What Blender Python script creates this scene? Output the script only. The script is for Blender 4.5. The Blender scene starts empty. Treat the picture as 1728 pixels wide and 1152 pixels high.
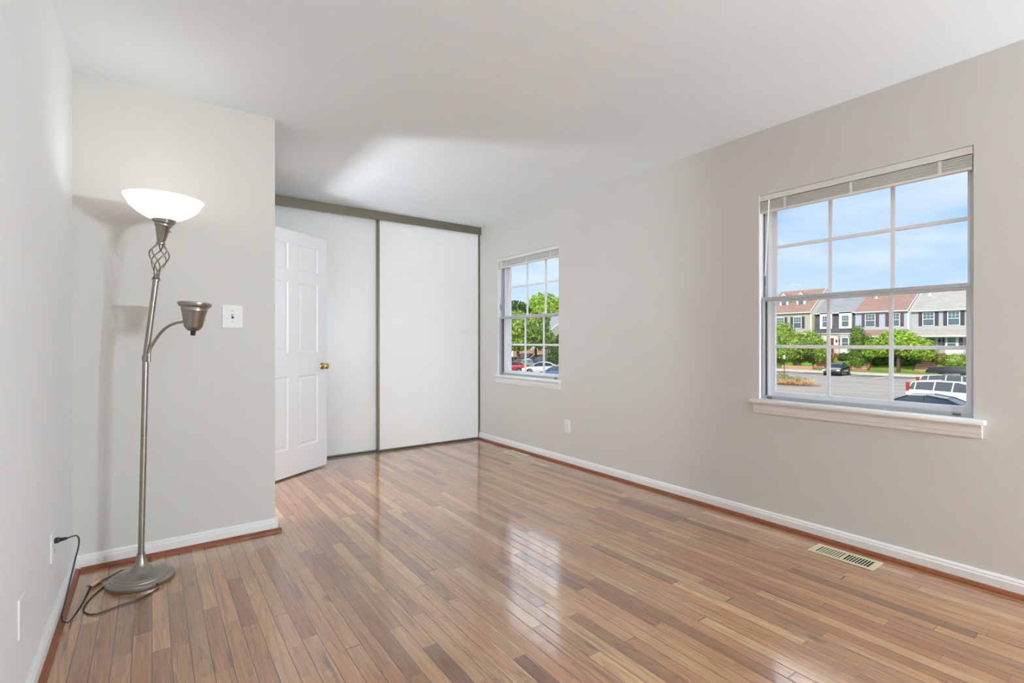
import bpy, bmesh, math, random
from mathutils import Vector, Matrix
C = bpy.context.scene
COL = C.collection
PI = math.pi
random.seed(7)

# ---------------------------------------------------------------- camera
YAW = math.radians(35.95)
EYE = Vector((0, 0, 1.12))
FW = Vector((math.sin(YAW), math.cos(YAW), 0)); RT = Vector((math.cos(YAW), -math.sin(YAW), 0))
FPX = 838.0
cam = bpy.data.cameras.new('camera'); cam_o = bpy.data.objects.new('camera', cam); COL.objects.link(cam_o)
cam.sensor_width = 36; cam.lens = 36*FPX/1728; cam.shift_y = 1.0/1728; cam.clip_end = 500; cam.clip_start = .05
cam_o.location = EYE; cam_o.rotation_euler = (PI/2, 0, -YAW)
C.camera = cam_o
# ---------------------------------------------------------------- render look
C.view_settings.view_transform = 'Standard'; C.view_settings.look = 'None'
C.view_settings.exposure = 0.0; C.view_settings.gamma = 1.0; C.view_settings.use_curve_mapping = False
C.cycles.use_denoising = True; C.cycles.max_bounces = 10; C.cycles.diffuse_bounces = 6
C.cycles.transparent_max_bounces = 24; C.cycles.sample_clamp_indirect = 6; C.cycles.caustics_reflective = False
# ---------------------------------------------------------------- sky
def lin(c):
    return tuple((v/12.92 if v <= .04045 else ((v+.055)/1.055)**2.4) for v in (x/255 for x in c))
def c4(c): return (*lin(c), 1)
W = bpy.data.worlds.new('sky'); C.world = W; W.use_nodes = True
nt = W.node_tree; N = nt.nodes; L = nt.links; N.clear()
wo = N.new('ShaderNodeOutputWorld'); bg = N.new('ShaderNodeBackground'); L.new(bg.outputs[0], wo.inputs[0])
tc = N.new('ShaderNodeTexCoord'); sx = N.new('ShaderNodeSeparateXYZ'); L.new(tc.outputs['Generated'], sx.inputs[0])
rp = N.new('ShaderNodeValToRGB'); L.new(sx.outputs[2], rp.inputs[0])
e = rp.color_ramp.elements
e[0].position = 0.0; e[0].color = c4((206, 228, 246)); e[1].position = .55; e[1].color = c4((104, 160, 232))
k = e.new(.13); k.color = c4((184, 218, 250)); k = e.new(.3); k.color = c4((150, 196, 246))
mp = N.new('ShaderNodeMapping'); mp.inputs['Scale'].default_value = (2.2, 2.2, 9.0); L.new(tc.outputs['Generated'], mp.inputs[0])
nz = N.new('ShaderNodeTexNoise'); nz.inputs['Scale'].default_value = 1.5; nz.inputs['Detail'].default_value = 5; nz.inputs['Distortion'].default_value = .5
L.new(mp.outputs[0], nz.inputs['Vector'])
cr = N.new('ShaderNodeValToRGB'); cr.color_ramp.elements[0].position = .40; cr.color_ramp.elements[1].position = .66; L.new(nz.outputs[0], cr.inputs[0])
mx = N.new('ShaderNodeMix'); mx.data_type = 'RGBA'; L.new(cr.outputs[0], mx.inputs[0]); L.new(rp.outputs[0], mx.inputs[6]); mx.inputs[7].default_value = c4((226, 239, 250))
# bright white sky band above the view, added for floor reflection and window light
hi = N.new('ShaderNodeMapRange'); hi.interpolation_type = 'SMOOTHSTEP'; L.new(sx.outputs[2], hi.inputs[0]); hi.inputs[1].default_value = .27; hi.inputs[2].default_value = .42
mh = N.new('ShaderNodeMix'); mh.data_type = 'RGBA'; L.new(hi.outputs[0], mh.inputs[0]); L.new(mx.outputs[2], mh.inputs[6]); mh.inputs[7].default_value = (1.9, 2.0, 2.15, 1)
zn = N.new('ShaderNodeMapRange'); zn.interpolation_type = 'SMOOTHSTEP'; L.new(sx.outputs[2], zn.inputs[0]); zn.inputs[1].default_value = .56; zn.inputs[2].default_value = .80
mz = N.new('ShaderNodeMix'); mz.data_type = 'RGBA'; L.new(zn.outputs[0], mz.inputs[0]); L.new(mh.outputs[2], mz.inputs[6]); mz.inputs[7].default_value = (.25, .42, .8, 1)
L.new(mz.outputs[2], bg.inputs[0]); bg.inputs[1].default_value = 1.08
# ---------------------------------------------------------------- sun (from behind the building, high left)
sun = bpy.data.lights.new('sun', 'SUN'); sun_o = bpy.data.objects.new('sun', sun); COL.objects.link(sun_o)
sun.energy = 3.3; sun.angle = math.radians(.8); sun.color = (1, .95, .87)
sd = Vector((.86, .22, -.60)).normalized()
sun_o.rotation_euler = sd.to_track_quat('-Z', 'Y').to_euler(); sun_o.location = (-5, 5, 12)
# lamp strengths; all but the torchiere are added fill lights out of view
BOWL_FILL_W = 22; TORCHIERE_W = 1.2; REAR_FILL_STRENGTH = 1020; HALL_FILL_STRENGTH = 420; FILL_COL = (.77, .90, 1.0)

# ================================================================ materials
MATS = {}
class NT:
    def __init__(s, m):
        s.t = m.node_tree; s.n = s.t.nodes; s.l = s.t.links
    def node(s, k, **kw):
        n = s.n.new(k)
        for a, b in kw.items(): setattr(n, a, b)
        return n
    def put(s, inp, v):
        if hasattr(v, 'is_output'): s.l.new(v, inp)
        elif v is not None: inp.default_value = v
    def math(s, op, a, b=None, c=None):
        n = s.node('ShaderNodeMath', operation=op); s.put(n.inputs[0], a)
        if b is not None: s.put(n.inputs[1], b)
        if c is not None: s.put(n.inputs[2], c)
        return n.outputs[0]
    def xyz(s, x, y, z):
        n = s.node('ShaderNodeCombineXYZ'); s.put(n.inputs[0], x); s.put(n.inputs[1], y); s.put(n.inputs[2], z); return n.outputs[0]
    def noise(s, vec, scale=1, detail=2, rough=.5, dist=0):
        n = s.node('ShaderNodeTexNoise'); s.put(n.inputs['Vector'], vec); n.inputs['Scale'].default_value = scale
        n.inputs['Detail'].default_value = detail; n.inputs['Roughness'].default_value = rough; n.inputs['Distortion'].default_value = dist
        return n.outputs[0]
    def ramp(s, f, stops, interp='LINEAR'):
        n = s.node('ShaderNodeValToRGB'); s.put(n.inputs[0], f); cr = n.color_ramp; cr.interpolation = interp
        while len(cr.elements) < len(stops): cr.elements.new(.5)
        for e, (p, c) in zip(cr.elements, stops):
            e.position = p; e.color = c if len(c) == 4 else (*c, 1)
        return n.outputs[0]
    def mix(s, f, a, b, mode='MIX'):
        n = s.node('ShaderNodeMix', data_type='RGBA', blend_type=mode); s.put(n.inputs[0], f); s.put(n.inputs[6], a); s.put(n.inputs[7], b)
        return n.outputs[2]
    def bump(s, h, dist, strength=1):
        n = s.node('ShaderNodeBump'); s.put(n.inputs['Height'], h); n.inputs['Distance'].default_value = dist; n.inputs['Strength'].default_value = strength
        return n.outputs[0]
    def pos(s): return s.node('ShaderNodeTexCoord').outputs['Object']
    def wpos(s): return s.node('ShaderNodeNewGeometry').outputs['Position']

def mat(name, col=(200, 200, 200), rough=.6, metal=0, emit=None, estr=0, spec=.5, var=0, vscale=5, bump=0, bscale=200, coat=0, vstretch=(1, 1, 1)):
    if name in MATS: return MATS[name]
    m = bpy.data.materials.new(name); m.use_nodes = True; t = NT(m); p = t.n['Principled BSDF']
    p.inputs['Base Color'].default_value = c4(col); p.inputs['Roughness'].default_value = rough; p.inputs['Metallic'].default_value = metal
    p.inputs['Specular IOR Level'].default_value = spec; p.inputs['Coat Weight'].default_value = coat
    if var:
        mp_ = t.node('ShaderNodeMapping'); mp_.inputs['Scale'].default_value = vstretch; t.l.new(t.pos(), mp_.inputs[0])
        f = t.noise(mp_.outputs[0], vscale, 4, .6)
        a = tuple(max(0, c*(1-var)) for c in lin(col)); b = tuple(min(1, c*(1+var)) for c in lin(col))
        t.l.new(t.ramp(f, [(.3, a), (.7, b)]), p.inputs['Base Color'])
    if bump:
        t.l.new(t.bump(t.noise(t.pos(), bscale, 3), bump), p.inputs['Normal'])
    if emit: p.inputs['Emission Color'].default_value = c4(emit); p.inputs['Emission Strength'].default_value = estr
    MATS[name] = m; return m

def mat_glass(name, tint=(1, 1, 1), gloss=1.0, ior=1.45):
    m = bpy.data.materials.new(name); m.use_nodes = True; t = NT(m); t.n.clear()
    o = t.node('ShaderNodeOutputMaterial'); tr = t.node('ShaderNodeBsdfTransparent'); tr.inputs[0].default_value = (*tint, 1)
    g = t.node('ShaderNodeBsdfGlossy'); g.inputs['Roughness'].default_value = .02
    ge = t.node('ShaderNodeNewGeometry'); dp = t.node('ShaderNodeVectorMath', operation='DOT_PRODUCT'); t.l.new(ge.outputs['Normal'], dp.inputs[0]); t.l.new(ge.outputs['Incoming'], dp.inputs[1])
    f = t.math('ADD', .06, t.math('POWER', t.math('SUBTRACT', 1, t.math('ABSOLUTE', dp.outputs['Value'])), 5))
    mx = t.node('ShaderNodeMixShader'); t.l.new(t.math('MULTIPLY', f, gloss), mx.inputs[0]); t.l.new(tr.outputs[0], mx.inputs[1]); t.l.new(g.outputs[0], mx.inputs[2])
    t.l.new(mx.outputs[0], o.inputs[0]); MATS[name] = m; return m

def mat_siding(name, col, pitch=.14, rough=.55, var=.04):
    m = bpy.data.materials.new(name); m.use_nodes = True; t = NT(m); p = t.n['Principled BSDF']
    s_ = t.node('ShaderNodeSeparateXYZ'); t.l.new(t.wpos(), s_.inputs[0])
    f = t.math('FRACT', t.math('DIVIDE', s_.outputs[2], pitch))
    a = lin(col); line = t.ramp(f, [(0, tuple(c*.62 for c in a)), (.10, a), (1, a)])
    t.l.new(line, p.inputs['Base Color']); p.inputs['Roughness'].default_value = rough
    t.l.new(t.bump(f, .012), p.inputs['Normal']); MATS[name] = m; return m

def mat_shingle(name, col, var=.22, sc=3.0):
    m = bpy.data.materials.new(name); m.use_nodes = True; t = NT(m); p = t.n['Principled BSDF']
    s_ = t.node('ShaderNodeSeparateXYZ'); t.l.new(t.wpos(), s_.inputs[0])
    row = t.math('FLOOR', t.math('MULTIPLY', s_.outputs[2], 7)); cell = t.math('FLOOR', t.math('ADD', t.math('MULTIPLY', s_.outputs[1], sc), t.math('MULTIPLY', row, .37)))
    w = t.node('ShaderNodeTexWhiteNoise', noise_dimensions='2D'); t.l.new(t.xyz(cell, row, 0), w.inputs['Vector'])
    n2 = t.noise(t.wpos(), .8, 4)
    f = t.math('ADD', t.math('MULTIPLY', w.outputs[0], .5), t.math('MULTIPLY', n2, .5))
    a = lin(col)
    t.l.new(t.ramp(f, [(.15, tuple(c*(1-var) for c in a)), (.8, tuple(min(1, c*(1+var)) for c in a))]), p.inputs['Base Color'])
    p.inputs['Roughness'].default_value = .9; MATS[name] = m; return m

def mat_brick(name, c1, c2, mortar, scale=1.0):
    m = bpy.data.materials.new(name); m.use_nodes = True; t = NT(m); p = t.n['Principled BSDF']
    s_ = t.node('ShaderNodeSeparateXYZ'); t.l.new(t.wpos(), s_.inputs[0])
    b = t.node('ShaderNodeTexBrick'); t.l.new(t.xyz(t.math('ADD', s_.outputs[0], s_.outputs[1]), s_.outputs[2], 0), b.inputs[0])
    b.inputs['Color1'].default_value = c4(c1); b.inputs['Color2'].default_value = c4(c2); b.inputs['Mortar'].default_value = c4(mortar)
    b.inputs['Scale'].default_value = 1/scale; b.inputs['Brick Width'].default_value = .22; b.inputs['Row Height'].default_value = .075; b.inputs['Mortar Size'].default_value = .008
    t.l.new(b.outputs[0], p.inputs['Base Color']); p.inputs['Roughness'].default_value = .9; MATS[name] = m; return m

def mat_floor():
    m = bpy.data.materials.new('oak_floor'); m.use_nodes = True; t = NT(m); p = t.n['Principled BSDF']
    BW = .0572
    s_ = t.node('ShaderNodeSeparateXYZ'); t.l.new(t.wpos(), s_.inputs[0]); x, y = s_.outputs[0], s_.outputs[1]
    u = t.math('DIVIDE', x, BW); row = t.math('FLOOR', u); fx = t.math('FRACT', u)
    wr = t.node('ShaderNodeTexWhiteNoise', noise_dimensions='1D'); t.l.new(row, wr.inputs['W']); r1 = wr.outputs[0]
    v = t.math('ADD', t.math('DIVIDE', y, .82), t.math('MULTIPLY', r1, 17.3))
    v2 = t.math('ADD', v, t.math('MULTIPLY', t.math('SINE', t.math('ADD', t.math('MULTIPLY', v, 2.3), t.math('MULTIPLY', r1, 40))), .34))
    brd = t.math('FLOOR', v2); fy = t.math('FRACT', v2)
    wb = t.node('ShaderNodeTexWhiteNoise', noise_dimensions='2D'); t.l.new(t.xyz(row, brd, 0), wb.inputs['Vector'])
    sc = t.node('ShaderNodeSeparateColor'); t.l.new(wb.outputs['Color'], sc.inputs[0]); ra, rb, rc = sc.outputs
    # board tone
    base = t.ramp(ra, [(0, lin((140, 92, 58))), (.07, lin((162, 114, 76))), (.25, lin((182, 134, 94))), (.5, lin((193, 146, 104))), (.75, lin((203, 159, 114))), (.93, lin((217, 180, 136))), (1, lin((190, 144, 98)))])
    hue = t.ramp(rb, [(0, lin((222, 186, 170))), (.3, lin((236, 212, 192))), (.6, lin((240, 222, 198))), (.85, lin((226, 216, 196))), (1, lin((208, 196, 188)))])
    base = t.mix(.7, base, t.mix(1.0, base, hue, 'MULTIPLY'))
    off = t.math('MULTIPLY', rc, 37.0)
    # long grain lines / cathedral figure
    gx = t.math('ADD', x, t.math('MULTIPLY', ra, 3.1)); gy = t.math('ADD', y, off)
    big = t.noise(t.xyz(t.math('MULTIPLY', gx, 9), t.math('MULTIPLY', gy, .8), off), 1, 1, .4, .15)
    ringf = t.math('ADD', t.math('ADD', t.math('MULTIPLY', big, t.math('ADD', 8, t.math('MULTIPLY', rb, 22))), t.math('MULTIPLY', gx, 20)), t.math('MULTIPLY', t.noise(t.xyz(t.math('MULTIPLY', gx, 120), t.math('MULTIPLY', gy, 14), 0), 1, 2), .35))
    ring = t.math('FRACT', ringf)
    ringc = t.ramp(ring, [(0, (.42,)*3), (.10, (.70,)*3), (.35, (.95,)*3), (.8, (1,)*3), (1, (.96,)*3)])
    fine = t.noise(t.xyz(t.math('MULTIPLY', gx, 420), t.math('MULTIPLY', gy, 9), 0), 1, 3, .6)
    finec = t.ramp(fine, [(.36, (.45,)*3), (.56, (1.04,)*3)])
    broad = t.noise(t.xyz(t.math('MULTIPLY', gx, 60), t.math('MULTIPLY', gy, 2.2), off), 1, 3, .55)
    broadc = t.ramp(broad, [(.3, (.74,)*3), (.62, (1.06, 1.05, 1.03))])
    col = t.mix(.58, base, t.mix(1, base, ringc, 'MULTIPLY'))
    col = t.mix(.65, col, t.mix(1, col, finec, 'MULTIPLY'))
    col = t.mix(.80, col, t.mix(1, col, broadc, 'MULTIPLY'))
    # dark mineral streaks and knots
    st = t.noise(t.xyz(t.math('MULTIPLY', gx, 34), t.math('MULTIPLY', gy, 1.6), t.math('MULTIPLY', off, 1.7)), 1, 3, .6)
    stc = t.ramp(st, [(.59, (0,)*3), (.70, (1,)*3)])
    col = t.mix(t.math('MULTIPLY', stc, .62), col, c4((84, 52, 40)))
    vo = t.node('ShaderNodeTexVoronoi'); t.l.new(t.xyz(t.math('MULTIPLY', gx, 5.2), t.math('MULTIPLY', gy, 1.9), 0), vo.inputs[0]); vo.inputs['Scale'].default_value = 1
    kn = t.ramp(t.math('ADD', vo.outputs[0], t.math('MULTIPLY', t.noise(t.wpos(), 45, 2), .05)), [(.05, (1,)*3), (.13, (0,)*3)])
    col = t.mix(t.math('MULTIPLY', kn, t.math('MULTIPLY', t.math('GREATER_THAN', rb, .4), .8)), col, c4((74, 42, 30)))
    # seams
    dx = t.math('MULTIPLY', t.math('MINIMUM', fx, t.math('SUBTRACT', 1, fx)), BW)
    dy = t.math('MULTIPLY', t.math('MINIMUM', fy, t.math('SUBTRACT', 1, fy)), .75)
    gap = t.math('MAXIMUM', t.math('LESS_THAN', dx, .0012), t.math('LESS_THAN', dy, .0006))
    col = t.mix(t.math('MULTIPLY', gap, 1.0), col, c4((44, 25, 16)))
    t.l.new(col, p.inputs['Base Color'])
    # eased edges + slight cupping and tilt of each board
    ed = t.math('SMOOTH_MIN', t.math('DIVIDE', t.math('MINIMUM', dx, dy), .0035), 1.0, .3)
    tilt = t.math('MULTIPLY', t.math('MULTIPLY', t.math('SUBTRACT', fx, .5), t.math('SUBTRACT', rc, .5)), 1.3)
    wav = t.math('MULTIPLY', t.noise(t.xyz(t.math('MULTIPLY', x, 18), t.math('MULTIPLY', y, 2.0), 0), 1, 2), .8)
    h = t.math('ADD', t.math('ADD', t.math('MULTIPLY', ed, .55), tilt), wav)
    h = t.math('ADD', h, t.math('MULTIPLY', fine, .05))
    t.l.new(t.bump(h, .0005), p.inputs['Normal'])
    p.inputs['Roughness'].default_value = .34; p.inputs['Specular IOR Level'].default_value = .4
    p.inputs['Coat Weight'].default_value = 1; p.inputs['Coat IOR'].default_value = 2.1
    t.l.new(t.bump(h, .0005), p.inputs['Coat Normal'])
    t.l.new(t.ramp(t.noise(t.wpos(), 3, 3), [(.3, (.07,)*3), (.7, (.13,)*3)]), p.inputs['Coat Roughness'])
    MATS['oak_floor'] = m; return m

def mat_wall(name, col, rough=.55):
    m = bpy.data.materials.new(name); m.use_nodes = True; t = NT(m); p = t.n['Principled BSDF']
    f = t.noise(t.wpos(), 1.2, 3); a = lin(col)
    t.l.new(t.ramp(f, [(.35, tuple(c*.985 for c in a)), (.65, tuple(min(1, c*1.012) for c in a))]), p.inputs['Base Color'])
    p.inputs['Roughness'].default_value = rough; p.inputs['Specular IOR Level'].default_value = .35
    t.l.new(t.bump(t.noise(t.wpos(), 260, 3), .0003), p.inputs['Normal']); MATS[name] = m; return m

def mat_asphalt():
    m = bpy.data.materials.new('asphalt'); m.use_nodes = True; t = NT(m); p = t.n['Principled BSDF']
    mp_ = t.node('ShaderNodeMapping'); mp_.inputs['Scale'].default_value = (1.2, .25, 1); t.l.new(t.wpos(), mp_.inputs[0])
    f = t.noise(mp_.outputs[0], .7, 6, .65)
    s_ = t.node('ShaderNodeSeparateXYZ'); t.l.new(t.wpos(), s_.inputs[0])
    patch = t.ramp(t.math('ADD', s_.outputs[0], t.math('MULTIPLY', t.noise(t.wpos(), .6, 2), .6)), [(0, (0,)*3), (1, (1,)*3)])
    new = t.math('GREATER_THAN', s_.outputs[0], 63.2)
    c1 = t.ramp(f, [(.3, lin((146, 136, 124))), (.55, lin((168, 158, 144))), (.75, lin((182, 172, 158)))])
    c2 = t.ramp(f, [(.3, lin((108, 102, 98))), (.7, lin((132, 124, 118)))])
    t.l.new(t.mix(new, c1, c2), p.inputs['Base Color']); p.inputs['Roughness'].default_value = .9
    MATS['asphalt'] = m; return m

def mat_leaf(name, dark, light, sc=1.3):
    m = bpy.data.materials.new(name); m.use_nodes = True; t = NT(m); p = t.n['Principled BSDF']
    f = t.noise(t.wpos(), sc, 5, .7)
    r_ = t.node('ShaderNodeNewGeometry').outputs['Random Per Island']
    f = t.math('ADD', t.math('MULTIPLY', f, .55), t.math('MULTIPLY', r_, .45))
    col = t.ramp(f, [(.25, lin(dark)), (.75, lin(light))])
    t.l.new(col, p.inputs['Base Color']); p.inputs['Roughness'].default_value = .6
    o = t.n['Material Output']; tl = t.node('ShaderNodeBsdfTranslucent'); t.l.new(col, tl.inputs[0])
    mx = t.node('ShaderNodeMixShader'); mx.inputs[0].default_value = .35; t.l.new(p.outputs[0], mx.inputs[1]); t.l.new(tl.outputs[0], mx.inputs[2]); t.l.new(mx.outputs[0], o.inputs[0])
    MATS[name] = m; return m

M_wall = mat_wall('wall_paint_greige', (209, 206, 200))
M_wall_l = mat_wall('wall_paint_cool', (234, 235, 236))
M_ceil = mat_wall('ceiling_paint', (234, 241, 245), .8)
M_floor = mat_floor()
M_trim = mat('trim_white', (232, 232, 230), .35)
M_door = mat('door_white', (236, 237, 240), .4)
M_closet = mat('closet_panel', (238, 238, 237), .32, var=.01)
M_bronze = mat('bronze_metal', (116, 110, 94), .38, .6)
M_shoe = mat('shoe_mould_stain', (124, 66, 38), .4, var=.2, vscale=30)
M_steel = mat('brushed_nickel', (158, 152, 144), .28, 1.0, var=.06, vscale=40, vstretch=(1, 1, 12))
M_alu = mat('aluminium', (186, 188, 190), .4, .55)
M_vinyl = mat('window_white', (244, 245, 248), .4)
M_darkgap = mat('dark_gasket', (92, 92, 94), .6)
M_blind = mat('blind_white', (222, 220, 214), .45)
M_brass = mat('polished_brass', (205, 178, 118), .18, 1.0)
M_hinge = mat('hinge_metal', (150, 146, 138), .4, .8)
M_plate = mat('plate_white', (232, 232, 230), .35)
M_black = mat('black_plastic', (22, 22, 24), .45)
M_slot = mat('socket_slot', (60, 58, 55), .6)
M_almond = mat('register_almond', (208, 196, 168), .45, .1)
M_duct = mat('duct_dark', (16, 14, 12), .8)
M_tag = mat('cord_tag', (206, 160, 148), .6)
M_glass = mat_glass('window_glass', (.985, .99, .99), .12)

# ================================================================ mesh helpers
class MB:
    def __init__(s): s.bm = bmesh.new(); s.mats = []
    def box(s, a, b, bev=0, M=None):
        x0, y0, z0 = a; x1, y1, z1 = b
        vs = [s.bm.verts.new(v) for v in ((x0,y0,z0),(x1,y0,z0),(x1,y1,z0),(x0,y1,z0),(x0,y0,z1),(x1,y0,z1),(x1,y1,z1),(x0,y1,z1))]
        fs = [s.bm.faces.new([vs[i] for i in q]) for q in ((0,3,2,1),(4,5,6,7),(0,1,5,4),(1,2,6,5),(2,3,7,6),(3,0,4,7))]
        if bev:
            es = list({e for f in fs for e in f.edges})
            r = bmesh.ops.bevel(s.bm, geom=es, offset=bev, segments=2, profile=.5, affect='EDGES')
            vs = list({v for f in r['faces'] for v in f.verts} | {v for v in vs if v.is_valid})
        if M: bmesh.ops.transform(s.bm, matrix=M, verts=vs)
        return s
    def quad(s, *pts):
        s.bm.faces.new([s.bm.verts.new(p) for p in pts]); return s
    def prism(s, pts, ext, close=True):
        ext = Vector(ext); n = len(pts)
        a = [s.bm.verts.new(p) for p in pts]; b = [s.bm.verts.new(Vector(p)+ext) for p in pts]
        s.bm.faces.new(a[::-1]); s.bm.faces.new(b)
        for i in range(n): s.bm.faces.new((a[i], a[(i+1) % n], b[(i+1) % n], b[i]))
        return s
    def loft(s, rings, cap=True, closed=True):
        R = [[s.bm.verts.new(p) for p in r] for r in rings]; n = len(R[0])
        for i in range(len(R)-1):
            for j in range(n if closed else n-1):
                k = (j+1) % n
                try: s.bm.faces.new((R[i][j], R[i][k], R[i+1][k], R[i+1][j]))
                except ValueError: pass
        if cap and closed:
            s.bm.faces.new(R[0][::-1]); s.bm.faces.new(R[-1])
        return s
    def lathe(s, prof, seg=32, M=None, cap=True):
        rings = [[(r*math.cos(2*PI*j/seg), r*math.sin(2*PI*j/seg), z) for j in range(seg)] for r, z in prof]
        if M: rings = [[M @ Vector(p) for p in r] for r in rings]
        return s.loft(rings, cap)
    def cyl(s, a, b, r, seg=16, r2=None):
        a = Vector(a); b = Vector(b); q = (b-a).to_track_quat('Z', 'Y').to_matrix().to_4x4(); M = Matrix.Translation(a) @ q; h = (b-a).length
        return s.lathe([(r, 0), (r if r2 is None else r2, h)], seg, M)
    def tube(s, pts, r, seg=8):
        pts = [Vector(p) for p in pts]; rings = []; up = Vector((0, 0, 1))
        prev = None
        for i, p in enumerate(pts):
            d = (pts[min(i+1, len(pts)-1)]-pts[max(i-1, 0)]).normalized()
            if prev is None: n = d.cross(up if abs(d.z) < .9 else Vector((1, 0, 0))).normalized()
            else: n = (prev-d*prev.dot(d)).normalized()
            prev = n; b = d.cross(n); rr = r[i] if isinstance(r, (list, tuple)) else r
            rings.append([p+n*rr*math.cos(2*PI*j/seg)+b*rr*math.sin(2*PI*j/seg) for j in range(seg)])
        return s.loft(rings)
    def build(s, name, m, parent=None, smooth=None, loc=None, rotz=0):
        bmesh.ops.recalc_face_normals(s.bm, faces=s.bm.faces)
        me = bpy.data.meshes.new(name); s.bm.to_mesh(me); s.bm.free()
        if smooth is not None:
            for f in me.polygons: f.use_smooth = True
            if smooth < 180: me.set_sharp_from_angle(angle=math.radians(smooth))
        me.materials.append(m); o = bpy.data.objects.new(name, me); COL.objects.link(o)
        if loc is not None: o.location = loc
        o.rotation_euler.z = rotz
        if parent: o.parent = parent
        return o
def spline(pts, n=8):
    pts = [Vector(p) for p in pts]; P = [pts[0]]+pts+[pts[-1]]; out = []
    for i in range(1, len(P)-2):
        for k in range(n):
            t = k/n; a, b, c, d = P[i-1], P[i], P[i+1], P[i+2]
            out.append(.5*((2*b)+(c-a)*t+(2*a-5*b+4*c-d)*t*t+(3*b-a-3*c+d)*t**3))
    out.append(pts[-1]); return out
def tag(o, label=None, cat=None, group=None, kind=None):
    if label: o['label'] = label
    if cat: o['category'] = cat
    if group: o['group'] = group
    if kind: o['kind'] = kind
    return o
def struct(o): o['kind'] = 'structure'; return o
def empty(name, loc=(0, 0, 0), rotz=0, parent=None):
    o = bpy.data.objects.new(name, None); COL.objects.link(o); o.location = loc; o.rotation_euler.z = rotz; o.empty_display_size = .1
    if parent: o.parent = parent
    return o
def copy_tree(o, parent=None):
    c = o.copy(); COL.objects.link(c)
    if parent: c.parent = parent
    for ch in list(o.children): copy_tree(ch, c)
    return c
def world(px, py, z):                      # a point of the place at depth z
    return EYE + FW*z + RT*((px-864)/FPX*z) + Vector((0, 0, (577-py)/FPX*z))
def on_floor(px, py, h=0): return world(px, py, (1.12-h)*FPX/(py-577))
GZ = -2.7
def on_ground(px, py, h=0): return world(px, py, (1.12-GZ-h)*FPX/(py-577))

# ================================================================ room shell
XL, XR, YB, YS, YC, H = -.313, 3.08, -3.6, 3.21, 4.90, 2.44
XH = .591
WT = .17
struct(MB().box((XL-.2, YB-.2, -.2), (XR+WT, 5.75, 0)).build('floor', M_floor))
struct(MB().box((XL-.2, YB-.2, H), (XR+WT, 5.75, H+.2)).build('ceiling', M_ceil))
struct(MB().box((XL-.15, YB-.15, 0), (XL, 5.7, H)).build('wall_left', M_wall_l))
struct(MB().box((XL, YB-.15, 0), (XR+WT, YB, H)).build('wall_rear', M_wall))
struct(MB().box((XL, YS, 0), (XH, YS+.12, H)).build('wall_front', M_wall))
w = MB(); w.box((XH-.12, YS+.12, 0), (XH, YS+.17, H)); w.box((XH-.12, YS+.17, 2.05), (XH, 4.23, H)); w.box((XH-.12, 4.23, 0), (XH, 5.6, H))
struct(w.build('wall_hall', M_wall))
struct(MB().box((XL, 5.6, 0), (XR+WT, 5.72, H)).build('wall_back', M_wall))
WZ0, WZ1 = .765, 2.035
WIN = [(.606, 1.61), (3.503, 4.513)]
w = MB()
ys = [YB, WIN[0][0], WIN[0][1], WIN[1][0], WIN[1][1], 5.6]
for i in range(5):
    if i % 2 == 0: w.box((XR, ys[i], 0), (XR+WT, ys[i+1], H))
    else:
        w.box((XR, ys[i], 0), (XR+WT, ys[i+1], WZ0-.02)); w.box((XR, ys[i], WZ1), (XR+WT, ys[i+1], H))
struct(w.build('wall_right', M_wall))

# baseboards with stained shoe mould
def base_profile(t=.014, h=.078): return [(0, 0), (t, 0), (t, h*.72), (t*.75, h*.80), (t*.75, h*.88), (t*.35, h), (0, h)]
def shoe_profile(t=.014): return [(t, 0), (t+.019, 0), (t+.0175, .009), (t+.011, .017), (t, .021)]
def run(prof, p0, p1, nrm):                      # extrude profile (offset, height) along p0-p1, offset towards nrm
    m = MB(); p0 = Vector(p0); n = Vector(nrm)
    m.prism([p0+n*a+Vector((0, 0, b)) for a, b in prof], Vector(p1)-p0); return m
struct(run(base_profile(), (XR, YB, 0), (XR, YC, 0), (-1, 0, 0)).build('baseboard_right', M_trim))
struct(run(shoe_profile(), (XR, YB, 0), (XR, YC-.03, 0), (-1, 0, 0)).build('trim_1', M_shoe))
struct(run(base_profile(), (XL, YB, 0), (XL, YS, 0), (1, 0, 0)).build('baseboard_left', M_trim))
struct(run(shoe_profile(), (XL, YB, 0), (XL, YS-.014, 0), (1, 0, 0)).build('trim_2', M_shoe))
struct(run(base_profile(), (XL+.014, YS, 0), (XH+.014, YS, 0), (0, -1, 0)).build('baseboard_front', M_trim))
struct(run(shoe_profile(), (XL+.033, YS, 0), (XH+.033, YS, 0), (0, -1, 0)).build('trim_3', M_shoe))
struct(run(base_profile(), (XL, YB, 0), (XR, YB, 0), (0, 1, 0)).build('baseboard_rear', M_trim))
m = run(base_profile(), (XH, YS-.012, 0), (XH, YS+.12, 0), (1, 0, 0)); struct(m.build('baseboard_hall', M_trim))
struct(MB().box((XH, YS+.11, 0), (XH+.018, YS+.17, 2.11), .003).box((XH, YS+.17, 2.05), (XH+.018, 4.23, 2.11), .003).box((XH, 4.23, 0), (XH+.018, 4.29, 2.11), .003).build('trim_4', M_trim))

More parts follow.
